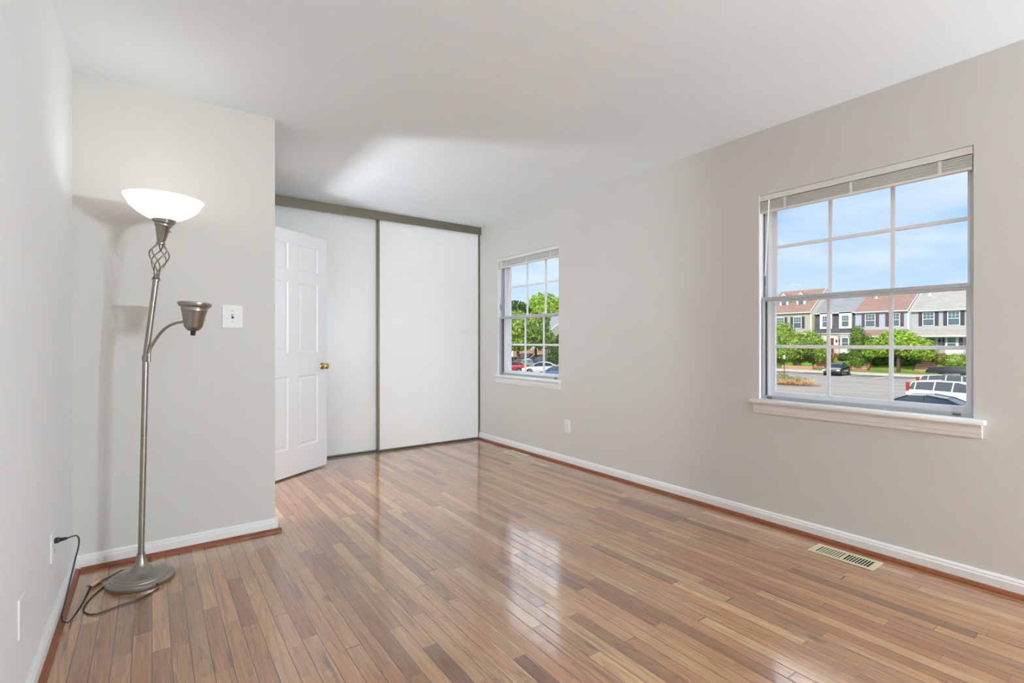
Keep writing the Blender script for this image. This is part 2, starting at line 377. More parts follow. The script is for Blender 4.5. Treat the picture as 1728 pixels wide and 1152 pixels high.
# ================================================================ closet sliding doors
YT = YC-.02
struct(MB().prism([(XH, YT-.03, H), (XH, YT+.075, H), (XH, YT+.075, H-.028), (XH, YT-.022, H-.028), (XH, YT-.022, H-.078), (XH, YT-.03, H-.085)], (XR-XH, 0, 0)).build('trim_5', M_bronze))
struct(MB().box((XH, YT-.012, 0), (XR, YT+.075, .007), .002).build('trim_6', M_bronze))
def sliding_door(name, x0, x1, y, jr=False):
    p = MB().box((x0+.012, y, .022), (x1-.012, y+.012, H-.04)).build(name, M_closet); struct(p)
    MB().box((x0, y-.006, .012), (x0+.022, y+.018, H-.035), .003).build('stile', M_bronze, p)
    MB().box((x1-.018, y-.006, .012), (x1, y+.018, H-.035), .003).build('stile', M_bronze, p)
    MB().box((x0+.022, y-.004, .010), (x1-.018, y+.016, .024), .002).build('bottom_rail', M_bronze, p)
    MB().box((x0+.022, y-.004, H-.045), (x1-.018, y+.016, H-.032), .002).build('top_rail', M_bronze, p)
    return p
sliding_door('door_2', 1.855, XR-.004, YT+.006)
sliding_door('door_3', XH+.003, 1.885, YT+.042)

# ================================================================ six-panel door, open
def panel_door():
    Wd, T, Z0, Z1 = .81, .035, .012, 2.045
    o = MB(); a = -T/2
    xs = [0, .115, .35, .46, .695, Wd]; zs = [Z0, .235, .835, 1.03, 1.62, 1.725, 1.94, Z1]
    # frame: stiles and rails, a solid core, then panels on both faces
    for i, (u, v) in enumerate(((0, .115), (.35, .46), (.695, Wd))): o.box((u, -T/2, Z0), (v, T/2, Z1))
    for (u, v) in ((.115, .35), (.46, .695)):
        for z0, z1 in ((Z0, .235), (.835, 1.03), (1.62, 1.725), (1.94, Z1)): o.box((u, -T/2, z0), (v, T/2, z1))
    d = struct(o.build('door_1', M_door))
    for (u, v) in ((.115, .35), (.46, .695)):
        for z0, z1 in ((.235, .835), (1.03, 1.62), (1.725, 1.94)):
            q = MB()
            for s in (-1, 1):
                y0 = s*T/2; R = []
                for ins, dep in ((0, 0), (.010, .0085), (.018, .0085), (.034, .0030)):
                    R.append([(u+ins, y0-s*dep, z0+ins), (v-ins, y0-s*dep, z0+ins), (v-ins, y0-s*dep, z1-ins), (u+ins, y0-s*dep, z1-ins)])
                q.loft(R, cap=False); q.quad(*R[-1])
            q.build('door_panel', M_door, d)
    kn = None
    for s in (-1, 1):
        Mx = Matrix.Translation((Wd-.06, s*T/2, .905)) @ Matrix.Rotation(-s*PI/2, 4, 'X')
        k = MB().lathe([(.0, 0), (.032, .0), (.032, .004), (.026, .009), (.011, .013), (.011, .026), (.018, .031), (.026, .040), (.0275, .050), (.024, .058), (.012, .062), (.0, .062)], 28, Mx, cap=False).build('door_knob', M_brass, d, smooth=50)
    MB().box((Wd, -.012, .875), (Wd+.0015, .012, .935)).build('latch_plate', M_brass, d)
    for z in (.25, 1.03, 1.80):
        MB().cyl((-.004, -T/2-.004, z-.045), (-.004, -T/2-.004, z+.045), .006, 12).build('hinge', M_brass, d, smooth=40)
    return d
dr = panel_door(); dr.location = (.612, 4.205, 0); dr.rotation_euler.z = math.atan2(.459, .667)

# ================================================================ windows
def box_frame(m, d0, d1, y0, y1, z0, z1, wl, wr, wb, wt, bev=.0015):
    m.box((XR+d0, y0, z0), (XR+d1, y0+wr, z1), bev); m.box((XR+d0, y1-wl, z0), (XR+d1, y1, z1), bev)
    m.box((XR+d0, y0+wr, z0), (XR+d1, y1-wl, z0+wb), bev); m.box((XR+d0, y0+wr, z1-wt), (XR+d1, y1-wl, z1), bev); return m
def pane(name, d, y0, y1, z0, z1, parent, m=None):
    return MB().quad((XR+d, y0, z0), (XR+d, y1, z0), (XR+d, y1, z1), (XR+d, y0, z1)).build(name, m or M_glass, parent)
def window(n, y0, y1):
    zb, zt, zm = WZ0, WZ1, 1.395
    jamb = MB(); box_frame(jamb, .002, .075, y0, y1, zb-.02, zt, .0015, .0015, .022, .0015, 0); box_frame(jamb, .075, WT+.01, y0, y1, zb-.02, zt, .010, .010, .022, .012, 0)
    # inner liner steps
    box_frame(jamb, .075, WT, y0+.01, y1-.01, zb, zt-.01, .010, .010, .012, .02, .001)
    r = struct(jamb.build('window_%d' % n, M_vinyl))
    tr = MB(); 
    for s, yy in ((1, y0+.010), (-1, y1-.010)):
        for d in (.052, .070): tr.box((XR+d, min(yy-s*.008, yy+s*.003), zb+.002), (XR+d+.004, max(yy-s*.008, yy+s*.003), zt-.012))
    tr.build('storm_track', M_darkgap, r)
    # upper sash
    def sash(name, d0, d1, z0, z1, bot, top, muntin_z):
        a0, a1 = y0+.012, y1-.012; st = .036
        s = MB(); box_frame(s, d0, d1, a0, a1, z0, z1, st, st, bot, top)
        so = s.build(name, M_vinyl, r); dm = (d0+d1)/2
        g0, g1 = a0+st, a1-st
        for k in (1, 2):
            yy = g0+(g1-g0)*k/3; MB().box((XR+dm-.007, yy-.010, z0+bot), (XR+dm+.007, yy+.010, z1-top), .003).build('muntin', M_vinyl, so)
        MB().box((XR+dm-.0075, g0, muntin_z-.010), (XR+dm+.0075, g1, muntin_z+.010), .003).build('muntin', M_vinyl, so)
        pane('glass', dm, g0, g1, z0+bot, z1-top, so); return so
    sash('upper_sash', .128, .150, zm-.022, zt-.012, .030, .03, 1.722)
    sash('lower_sash', .102, .124, zb+.004, zm+.012, .040, .030, 1.092)
    # aluminium storm panels on the room side
    s = MB(); box_frame(s, .050, .064, y0+.010, y1-.010, zm-.012, zt-.014, .014, .014, .016, .014)
    so = s.build('upper_storm_panel', M_alu, r); pane('glass', .058, y0+.024, y1-.024, zm+.004, zt-.028, so)
    s = MB(); box_frame(s, .024, .040, y0+.002, y1-.006, zb+.002, zm+.004, .013, .013, .022, .020)
    s.box((XR+.022, y0+.002, zm-.022), (XR+.026, y1-.006, zm-.0185)); s.box((XR+.020, y0+.006, zb+.003), (XR+.028, y1-.008, zb+.009))
    so = s.build('lower_storm_panel', M_alu, r); pane('glass', .032, y0+.015, y1-.019, zb+.024, zm-.016, so)
    for yy in (y0+.05, y1-.07):
        MB().box((XR+.014, yy, zb+.006), (XR+.024, yy+.03, zb+.016), .002).build('latch', M_darkgap, so)
    # sill and apron
    st = MB(); st.box((XR-.045, y0-.045, zb-.024), (XR+.0, y1+.045, zb), .006); st.box((XR, y0, zb-.022), (XR+.06, y1, zb+.001))
    so = st.build('window_sill', M_trim, r, smooth=40)
    run([(0, 0), (.010, .0), (.012, .012), (.012, .018), (.015, .022), (.015, .048), (.020, .056), (.020, .062), (0, .062)], (XR, y0-.03, zb-.086), (XR, y1+.03, zb-.086), (-1, 0, 0)).build('apron', M_trim, so)
    return r
for i, (a, b) in enumerate(WIN): window(i+1, a, b)

def blind(y0, y1, label):
    zt = WZ1-.004
    r = empty('window_blind', (XR+.02, (y0+y1)/2, zt-.1)); oy = (y0+y1)/2; oz = zt-.1; ox = XR+.02; a, b = y0-oy+.004, y1-oy-.004
    L_ = lambda x, y, z: (x-ox, y, z-oz)
    m = MB(); m.prism([L_(XR+.004, a, zt-.034), L_(XR+.004, a, zt), L_(XR+.034, a, zt), L_(XR+.034, a, zt-.034), L_(XR+.031, a, zt-.034), L_(XR+.031, a, zt-.004), L_(XR+.008, a, zt-.004), L_(XR+.008, a, zt-.034)], (0, b-a, 0))
    m.build('headrail', M_blind, r)
    n = 8
    sl = MB()
    for k in range(n):
        z = zt-.0385-k*.0068; w_ = .0008*(k % 2)
        sl.prism([L_(XR+.0075+w_, a+.003, z-.0046), L_(XR+.0075+w_, a+.003, z-.0012), L_(XR+.012, a+.003, z), L_(XR+.030, a+.003, z), L_(XR+.030, a+.003, z-.0050), L_(XR+.012, a+.003, z-.0056)], (0, b-a-.006, 0))
    sl.build('slats', M_blind, r)
    MB().box(L_(XR+.006, a+.003, zt-.108), L_(XR+.031, b-.003, zt-.093), .003).build('bottom_rail', M_blind, r)
    for f in (.12, .5, .85):
        yy = a+(b-a)*f; MB().box(L_(XR+.0052, yy-.007, zt-.100), L_(XR+.0062, yy+.007, zt-.036)).build('ladder_tape', M_blind, r)
    yy = b-.055
    MB().tube([L_(XR+.006, yy, zt-.03), L_(XR+.008, yy+.010, zt-.2), L_(XR+.016, yy+.030, zt-.50)], .0042, 6).build('tilt_wand', M_plate, r, smooth=60)
    MB().tube([L_(XR+.016, yy+.031, zt-.50), L_(XR+.018, yy+.031, zt-.56)], .0035, 6).build('wand_tip', M_darkgap, r)
    return tag(r, label, 'blind', 'raised window blinds')
blind(WIN[0][0], WIN[0][1], 'raised white mini blind bunched at the top of the large near window')
blind(WIN[1][0], WIN[1][1], 'raised white mini blind at the top of the small far window by the closet')

# ================================================================ plates, outlets, switch
def duplex_faces(r, gap=.0195):
    for s in (-1, 1):
        f = MB().lathe([(.0165, .005), (.0165, .0075), (.014, .0085)], 24, Matrix.Translation((0, 0, s*gap)) @ Matrix.Rotation(PI/2, 4, 'X')).build('socket', M_plate, r)
        MB().box((-.0075, -.0092, s*gap-.001), (-.0055, -.0084, s*gap+.007)).build('slot', M_slot, f)
        MB().box((.0050, -.0092, s*gap-.001), (.0070, -.0084, s*gap+.007)).build('slot', M_slot, f)
        MB().cyl((0, -.0092, s*gap-.008), (0, -.0084, s*gap-.008), .0028, 10).build('ground_hole', M_slot, f)
    MB().cyl((0, -.0075, 0), (0, -.0050, 0), .003, 10).build('screw', M_hinge, r)
def outlet(loc, rz, label, wd=.07, ht=.115, kind='outlet'):
    r = empty('wall_outlet' if kind == 'outlet' else 'wall_plate', loc, rz)
    MB().box((-wd/2, -.006, -ht/2), (wd/2, 0, ht/2), .0025).build('cover_plate', M_plate, r)
    if kind == 'outlet': duplex_faces(r)
    else:
        for s in (-1, 1): MB().cyl((0, -.0070, s*.042), (0, -.0055, s*.042), .003, 10).build('screw', M_plate, r)
    return tag(r, label, 'outlet' if kind == 'outlet' else 'wall plate')
outlet((XR, 3.378, .35), -PI/2, 'white duplex outlet on the window wall between the two windows')
outlet((XL, 2.585, .335), PI/2, 'white outlet on the left wall with the black lamp plug in it')
outlet((XL, 2.02, .32), PI/2, 'blank white cover plate low on the left wall near the frame edge', kind='blank')
r = empty('light_switch', (.370, YS, 1.265)); tag(r, 'white oversized toggle light switch plate on the short wall beside the floor lamp', 'switch')
MB().box((-.053, -.007, -.066), (.053, 0, .066), .004).build('cover_plate', M_plate, r)
MB().box((-.0055, -.0078, -.0125), (.0055, -.0065, .0125)).build('toggle_slot', M_slot, r)
MB().box((-.004, -.018, .001), (.004, -.007, .009), .0015).build('toggle', M_plate, r)
for s in (-1, 1): MB().cyl((0, -.0085, s*.030), (0, -.0065, s*.030), .0032, 10).build('screw', M_hinge, r)
r2 = MB().cyl((-.024, -.0075, -.014), (-.024, -.0066, -.014), .0025, 8).build('screw', M_hinge, r)

# ================================================================ floor registers
def register(loc, label):
    r = empty('floor_register', loc); Lr, Wr = .30, .145
    m = MB(); zt = .0045
    il, iw = .118, .096      # each slot bank length, width
    m.box((-Wr/2, -Lr/2, .001), (-iw/2, Lr/2, zt), .0012); m.box((iw/2, -Lr/2, .001), (Wr/2, Lr/2, zt), .0012)
    for a, b in ((-Lr/2, -.122), (-.006, .006), (.122, Lr/2)): m.box((-iw/2, a, .001), (iw/2, b, zt))
    m.build('register_frame', M_almond, r)
    MB().box((-iw/2, -.122, .0004), (iw/2, .122, .0012)).build('duct_opening', M_duct, r)
    n = 9
    for s in (-1, 1):
        for k in range(n-1):
            yy = s*.006+s*(k+1)*.116/n
            MB().box((-iw/2, yy-.0012, .0012), (iw/2, yy+.0012, zt-.0004)).build('louver', M_almond, r)
    # damper blade seen behind half of the slots
    MB().box((-iw/2+.004, .010, .0012), (iw/2-.004, .118, .0016)).build('damper_blade', mat('damper_metal', (128, 122, 104), .5, .4), r)
    return tag(r, label, 'floor vent', 'almond floor registers')
register((2.925, 1.08, 0), 'almond metal floor register below the large near window')
register((2.945, 4.00, 0), 'almond metal floor register near the closet under the small window')

# ================================================================ floor lamp with reading arm
LB = on_floor(238, 979)
lamp = empty('floor_lamp', LB); tag(lamp, 'brushed nickel torchiere floor lamp with lit glass bowl and reading arm', 'floor lamp')
MB().lathe([(0, .001), (.132, .001), (.134, .006), (.133, .016), (.126, .024), (.118, .026), (.116, .030), (.108, .033), (.104, .038), (.070, .045), (.044, .056), (.028, .074), (.020, .098), (.0165, .125), (.0165, .128), (0, .128)], 64, cap=False).build('base', M_steel, lamp, smooth=30)
jl = RT*.022 + Vector((0, 0, 1.045))                # elbow of the pole
top = RT*.108 + Vector((0, 0, 1.70))
MB().tube([(0, 0, .125), jl], .0125, 20).build('lower_pole', M_steel, lamp, smooth=40)
MB().cyl(jl-Vector((0, 0, .012)), jl+Vector((0, 0, .012)), .0150, 20).build('collar', M_steel, lamp, smooth=40)
ud = (top-jl).normalized(); qU = ud.to_track_quat('Z', 'Y').to_matrix().to_4x4()
cageL = .175; cage0 = top-ud*(cageL+.115)
MB().tube([jl, cage0], .0125, 20).build('upper_pole', M_steel, lamp, smooth=40)
Mc = Matrix.Translation(cage0) @ qU
tw = MB()
MBc = MB().lathe([(.0125, -.004), (.0175, -.003), (.0175, .003), (.014, .006), (.0175, .009), (.0125, .012)], 24, Mc).build('collar', M_steel, lamp, smooth=40)
MB().lathe([(.010, cageL-.008), (.019, cageL-.005), (.019, cageL+.001), (.012, cageL+.006)], 24, Mc).build('collar', M_steel, lamp, smooth=40)
for k in range(6):
    pts = []
    sgn = 1 if k % 2 == 0 else -1
    for i in range(25):
        t = i/24; rr = .009+.030*math.sin(PI*t**1.75)**1.1; a = 2*PI*k/6+sgn*t*PI*1.0
        pts.append(Mc @ Vector((rr*math.cos(a), rr*math.sin(a), .008+t*(cageL-.012))))
    MB().tube(pts, .0030, 6).build('cage_wire', M_steel, lamp, smooth=60)
Mt = Matrix.Translation(top-ud*.115) @ qU
MB().lathe([(0, 0), (.013, 0), (.017, .010), (.030, .074), (.033, .078), (.036, .082), (.036, .089), (.045, .094), (.050, .112), (0, .112)], 40, Mt, cap=False).build('cup', M_steel, lamp, smooth=35)
bowlM = Matrix.Translation(top) @ (Vector((.02*RT.x, .02*RT.y, 1)).normalized().to_track_quat('Z', 'Y').to_matrix().to_4x4())
M_shade = bpy.data.materials.new('frosted_glass_shade'); M_shade.use_nodes = True; t_ = NT(M_shade); p_ = t_.n['Principled BSDF']
p_.inputs['Base Color'].default_value = (.93, .93, .91, 1); p_.inputs['Roughness'].default_value = .35
p_.inputs['Emission Color'].default_value = (1, .99, .94, 1); p_.inputs['Emission Strength'].default_value = .62
outer = [(.012, -.012), (.045, -.010), (.075, .003), (.105, .022), (.135, .048), (.151, .078), (.159, .092)]
inner = [(.157, .092), (.148, .079), (.132, .051), (.102, .026), (.073, .008), (.045, -.005), (.012, -.007)]
MB().lathe(outer+inner, 64, bowlM, cap=False).build('glass_shade', M_shade, lamp, smooth=60)
MB().lathe([(0, .0), (.018, 0), (.020, .02), (.030, .045), (.030, .058), (.018, .074), (0, .078)], 20, bowlM, cap=False).build('bulb', mat('bulb_glow', (255, 250, 235), .4, emit=(255, 246, 225), estr=2.2), lamp, smooth=60)
sw = top-ud*.060
MB().tube([sw+RT*.02, sw+RT*.048+Vector((0, 0, -.006))-FW*.01], .0022, 8).build('switch_knob', M_steel, lamp, smooth=60)
# reading arm
aj = RT*.045 + Vector((0, 0, 1.045)) - FW*.012
MB().tube([jl-Vector((0, 0, .002)), aj], .006, 12).cyl(aj-Vector((0, 0, .018)), aj+Vector((0, 0, .022)), .0085, 16).build('arm_joint', M_steel, lamp, smooth=40)
hb = RT*.258 - FW*.02 + Vector((0, 0, 1.172))        # bottom of reading head
apts = spline([aj+Vector((0, 0, .015)), aj+RT*.012+Vector((0, 0, .055)), aj+RT*.062+Vector((0, 0, .125)), aj+RT*.115+Vector((0, 0, .160)), hb-RT*.012+Vector((0, 0, .048))], 8)
arm = MB().tube(apts, .0062, 12).build('reading_arm', M_steel, lamp, smooth=60)
Mh = Matrix.Translation(hb) @ Matrix.Rotation(math.radians(3), 4, 'Y')
MB().lathe([(0, .0), (.020, .0), (.027, .006), (.034, .014), (.037, .019), (.051, .090), (.0535, .094), (.0535, .101), (.056, .109), (.064, .113), (.069, .122), (.069, .130), (.064, .133), (.058, .133), (.050, .100), (.033, .025), (.018, .012), (0, .012)], 48, Mh, cap=False).build('reading_head', M_steel, lamp, smooth=30)
MB().lathe([(0, -.022), (.009, -.021), (.0105, -.015), (.0105, -.004), (.013, .001), (0, .001)], 20, Mh, cap=False).build('rotary_switch', M_black, lamp, smooth=40)
MB().lathe([(0, .012), (.013, .014), (.016, .045), (.024, .07), (.022, .09), (0, .10)], 20, Mh, cap=False).build('reading_bulb', M_plate, lamp, smooth=60)
# cord: from the base out over the floor, looping back behind the base, up to the wall plug
cz = .004
def cf(px, py): p = on_floor(px, py, cz); return p-LB
start = (on_floor(262, 993, cz)-LB)
cp = [cf(268, 992), cf(240, 1008), cf(205, 1020), cf(165, 1035), cf(147, 1035), cf(141, 1026), cf(155, 1007), cf(180, 986), cf(210, 966), cf(228, 957)]
cp2 = [Vector((-.11, .03, .010)), cf(205, 962), cf(185, 973), cf(168, 981), cf(153, 990), cf(148, 1000), cf(136, 1022), cf(122, 1042), Vector(on_floor(113, 1050, .022)-LB)]
plugw = Vector((XL+.012, 2.585, .3545))
rise = [Vector(on_floor(104, 1042, .03)-LB), Vector((XL+.035, 2.68, .10))-LB, Vector((XL+.052, 2.72, .20))-LB, Vector((XL+.070, 2.70, .29))-LB, Vector((XL+.068, 2.655, .338))-LB, Vector((XL+.045, 2.60, .352))-LB]
cp = spline(cp+[Vector((-.075, .115, .012))], 6); 
allp = [p if p.z > 0 else Vector((p.x, p.y, .004)) for p in cp]
cord = MB().tube(allp, .0026, 8).build('power_cord', M_black, lamp, smooth=60)
c2 = spline([Vector((-.06, .125, .010))]+cp2[1:]+rise, 6)
MB().tube(c2, .0026, 8).build('power_cord', M_black, lamp, smooth=60)
pl = MB(); pw = plugw-LB
pl.box((pw.x-.003, pw.y-.011, pw.z-.009), (pw.x+.012, pw.y+.011, pw.z+.009), .003); pl.tube([pw+Vector((.010, 0, 0)), pw+Vector((.028, .008, -.001)), rise[-1]], [.008, .006, .0035], 10)
pl.build('plug', M_black, lamp, smooth=50)
ta, tb = cf(150, 993), cf(170, 980); dT = (tb-ta).normalized(); sT = Vector((-dT.y, dT.x, 0))
tg = MB(); n_ = 10
ring = lambda c: [c+sT*.013*math.cos(a_)+Vector((0, 0, .008+.0075*math.sin(a_))) for a_ in [2*PI*i/n_ for i in range(n_)]]
tg.loft([ring(ta), ring(tb)], cap=False); tg.build('cord_tag', M_tag, lamp, smooth=60)
MB().cyl(on_floor(266, 985, .014)-LB+Vector((0, 0, 0)), on_floor(266, 985, .014)-LB+Vector((0, 0, .001))-FW*.004, .005, 12).build('grommet', M_black, lamp)
# the lit bulb
lt = bpy.data.lights.new('torchiere_bulb', 'POINT'); lo = bpy.data.objects.new('torchiere_bulb', lt); COL.objects.link(lo)
lt.energy = TORCHIERE_W; lt.shadow_soft_size = .03; lt.color = (1, .95, .86); lo.parent = lamp; lo.location = bowlM @ Vector((0, 0, .10))

# ================================================================ added fill lamps, unseen from the camera
def added_fill_bowl(x, y, label):  # invented bowl fixture, adds fill light from behind the camera
    r = empty('added_fill_bowl', (x, y, H)); tag(r, label, 'fill light', 'added bowl fill lights')
    MB().lathe([(0, 0), (.06, 0), (.06, -.02), (.012, -.03), (.012, -.22), (0, -.22)], 32, cap=False).build('canopy', M_steel, r, smooth=40)
    MB().lathe([(0, -.36), (.10, -.345), (.17, -.30), (.19, -.25), (.185, -.25), (.165, -.295), (.10, -.335), (0, -.35)], 40, cap=False).build('glass_bowl', M_shade, r, smooth=60)
    for k in range(3):
        a = 2*PI*k/3; MB().tube([(0.01*math.cos(a), .01*math.sin(a), -.10), (.186*math.cos(a), .186*math.sin(a), -.252)], .003, 6).build('bowl_rod', M_steel, r)
    l = bpy.data.lights.new('bowl_fill_light', 'POINT'); lo = bpy.data.objects.new('bowl_fill_light', l); COL.objects.link(lo)
    l.energy = BOWL_FILL_W; l.shadow_soft_size = .12; l.color = FILL_COL; lo.parent = r; lo.location = (0, 0, -.20)
added_fill_bowl(.9, -2.2, 'added fill light in a frosted ceiling bowl, unseen behind the viewpoint')
M_fill_globe = mat('fill_globe_glow', (250, 250, 250), .4, emit=(227, 243, 255), estr=REAR_FILL_STRENGTH)  # strong emitter for the added rear globes
M_hall_fill = mat('hall_fill_glow', (250, 250, 250), .4, emit=(236, 246, 255), estr=HALL_FILL_STRENGTH)  # emitter for the added hall globe
def fill_globe(x, y, z, rz, label, gm):  # invented globe fixtures; the rear pair imitates light from the windows
    r = empty('added_fill_globe', (x, y, z), rz); tag(r, label, 'wall lamp')
    MB().lathe([(0, 0), (.055, 0), (.055, .012), (.02, .02), (0, .02)], 24, Matrix.Rotation(-PI/2, 4, 'Y'), cap=False).build('back_plate', M_steel, r, smooth=40)
    MB().tube([(-.01, 0, 0), (-.09, 0, -.02), (-.13, 0, .02)], .008, 10).lathe([(.0, .02), (.03, .025), (.034, .04), (0, .04)], 20, Matrix.Translation((-.13, 0, 0)), cap=False).build('arm', M_steel, r, smooth=40)
    g = MB(); Mg = Matrix.Translation((-.13, 0, .12)); g.lathe([(.085*math.sin(PI*k/16)+.0005, -.085*math.cos(PI*k/16)) for k in range(17)], 24, Mg); g.build('emitter_globe', gm, r, smooth=180)
fill_globe(XR, -2.4, 1.2, 0, 'added globe fill light on the window wall, unseen behind the viewpoint', M_fill_globe)
fill_globe(XR, -3.3, 1.2, 0, 'added globe fill light in the unseen rear corner of the window wall', M_fill_globe)
fill_globe(XL, 3.80, 1.45, PI, 'added globe fill light hidden in the hall beyond the open door', M_hall_fill)  # added to brighten the far end of the room through the doorway
#EXTERIOR
# ================================================================ outdoors: ground
M_asph = mat_asphalt()
M_conc = mat('concrete', (212, 202, 184), .9, var=.08, vscale=1.5)
M_grass = mat('grass', (128, 148, 62), .95, var=.25, vscale=1.5)
M_paint = mat('road_paint', (222, 220, 214), .8)
lot = struct(MB().box((4, -70, GZ-.2), (67.4, 190, GZ)).build('parking_lot', M_asph))
for yy in (-1.1, 1.9, 4.9, 7.9, 10.9, 13.9, 16.9, 19.9, 22.9, 25.9, 29.4, 32.6, 35.8):
    MB().box((61.2, yy-.10, GZ+.001), (67.2, yy+.10, GZ+.012)).build('parking_stripe', M_paint, lot)
struct(MB().box((67.4, -70, GZ-.2), (70.9, 46, GZ+.13), .02).build('sidewalk', M_conc))
struct(MB().prism([(70.9, -70, GZ-.2), (70.9, -70, GZ+.12), (73.2, -70, GZ+.28), (75.7, -70, -.95), (90, -70, -.9), (90, -70, GZ-.2)], (0, 116, 0)).build('lawn', M_grass))
struct(MB().box((67.4, 46, GZ-.2), (230, 190, GZ+.02)).build('far_lawn', M_grass))

# ================================================================ outdoors: row houses
M_sid_beige = mat_siding('siding_beige', (192, 184, 170)); M_sid_blue = mat_siding('siding_pale_blue', (184, 194, 204))
M_sid_grey = mat_siding('siding_pale_grey', (186, 188, 190)); M_sid_cream = mat_siding('siding_cream', (232, 222, 198)); M_sid_white = mat_siding('siding_white', (236, 232, 222), .2)
M_shk = mat_shingle('dark_shake', (92, 92, 98), .25)
M_rf_brown = mat_shingle('roof_brown', (158, 126, 110), .12); M_rf_grey = mat_shingle('roof_grey', (150, 150, 150), .12); M_rf_tan = mat_shingle('roof_weathered', (176, 170, 158), .12)
M_wh = mat('exterior_white', (238, 236, 230), .6); M_sh_d = mat('shutter_dark', (70, 66, 72), .6); M_sh_m = mat('shutter_maroon', (98, 74, 80), .6)
M_pane = mat('house_window_glass', (92, 112, 118), .15, spec=.8); M_brick = mat_brick('red_brick', (186, 132, 104), (168, 112, 88), (196, 178, 158), 1)
M_rdoor = mat('door_maroon', (128, 62, 54), .5); M_gdoor = mat('door_grey', (178, 186, 196), .5); M_step = mat('step_brick', (180, 128, 98), .9, var=.12, vscale=4); M_rail = mat('iron_rail', (52, 50, 50), .5)
M_gutter = mat('gutter', (206, 204, 198), .5)

def h_window(P, x, yc, z0, z1, w=.95, shut=None, deep=.06, frame=.08):
    f = MB(); f.box((x-deep, yc-w/2-frame, z0-frame), (x+.02, yc+w/2+frame, z1+frame))
    fo = f.build('window', M_wh, P)
    zm = (z0+z1)/2
    for a, b in ((z0, zm-.03), (zm+.03, z1)):
        MB().box((x-deep-.004, yc-w/2, a), (x-deep+.01, yc+w/2, b)).build('pane', M_pane, fo)
    g = MB()
    for k in (1, 2): g.box((x-deep-.012, yc-w/2+w*k/3-.012, zm+.03), (x-deep-.002, yc-w/2+w*k/3+.012, z1))
    g.box((x-deep-.012, yc-w/2, (zm+z1)/2-.012), (x-deep-.002, yc+w/2, (zm+z1)/2+.012)); g.build('grille', M_wh, fo)
    if shut:
        for s in (-1, 1):
            c = yc+s*(w/2+frame+.20); MB().box((x-.05, c-.18, z0-.06), (x+.01, c+.18, z1+.06), .01).build('shutter', shut, P)
def stoop(P, x, yc, ztop, zbot, w=1.8):
    n = 9; m = MB(); m.box((x-.95, yc-w/2, zbot-.1), (x+.05, yc+w/2, ztop)); rise = (ztop-zbot)/n
    for k in range(n-1): m.box((x-.95-(k+1)*.27, yc-w/2, zbot-.2), (x-.95-k*.27, yc+w/2, ztop-(k+1)*rise))
    m.build('steps', M_step, P)
    nos = MB()
    for k in range(n-1): nos.box((x-.97-(k+1)*.27, yc-w/2-.01, ztop-(k+1)*rise), (x-.80-(k+1)*.27, yc+w/2+.01, ztop-(k+1)*rise+.05))
    nos.build('step_nosing', mat('step_tread', (238, 208, 176), .9), P)
    for s in (-1, 1):
        yy = yc+s*(w/2-.04); x1 = x-.95-n*.27+.2
        r = MB(); r.tube([(x-.1, yy, ztop+.9), (x-.9, yy, ztop+.9), (x1, yy, zbot+1.05)], .022, 6)
        r.cyl((x-.9, yy, ztop), (x-.9, yy, ztop+.9), .02, 6); r.cyl((x1, yy, zbot), (x1, yy, zbot+1.05), .02, 6); r.cyl(((x-.9+x1)/2, yy, (ztop+zbot)/2), ((x-.9+x1)/2, yy, (ztop+zbot)/2+.97), .02, 6)
        for k in range(4):
            t = (k+.5)/4; r.cyl((x-.9+(x1-x+.9)*t, yy, ztop+(zbot-ztop)*t), (x-.9+(x1-x+.9)*t, yy, ztop+(zbot-ztop)*t+.93), .010, 4)
        r.build('handrail', M_rail, P)
def bay(P, x, yc, z0, z1, w=2.0, wallm=None):
    d = .5; pts = [(x, yc-w/2), (x-d, yc-w/2+.45), (x-d, yc+w/2-.45), (x, yc+w/2)]
    m = MB(); m.prism([(a, b, z0-.75) for a, b in pts], (0, 0, z1-z0+.95)); b_ = m.build('bay_window', wallm or M_wh, P)
    for i in range(3):
        A = Vector((*pts[i], 0)); B = Vector((*pts[i+1], 0)); dr_ = (B-A); n = Vector((-abs(dr_.y), dr_.x if i != 1 else 0, 0)).normalized()
        if i == 0: n = Vector((-dr_.y, dr_.x, 0)).normalized(); n = n if n.x < 0 else -n
        if i == 2: n = Vector((-dr_.y, dr_.x, 0)).normalized(); n = n if n.x < 0 else -n
        for u in ((z0, (z0+z1)/2-.03), ((z0+z1)/2+.03, z1)):
            a = A+dr_*.16+n*.012; b = A+dr_*.84+n*.012
            MB().prism([(a.x, a.y, u[0]), (b.x, b.y, u[0]), (b.x, b.y, u[1]), (a.x, a.y, u[1])], n*-.02).build('pane', M_pane, b_)
    MB().prism([(x, yc-w/2-.12, z1+.2), (x-d-.1, yc-w/2+.4, z1+.2), (x-d-.1, yc+w/2-.4, z1+.2), (x, yc+w/2+.12, z1+.2)], (0, 0, .14)).build('bay_roof', M_gutter, P)

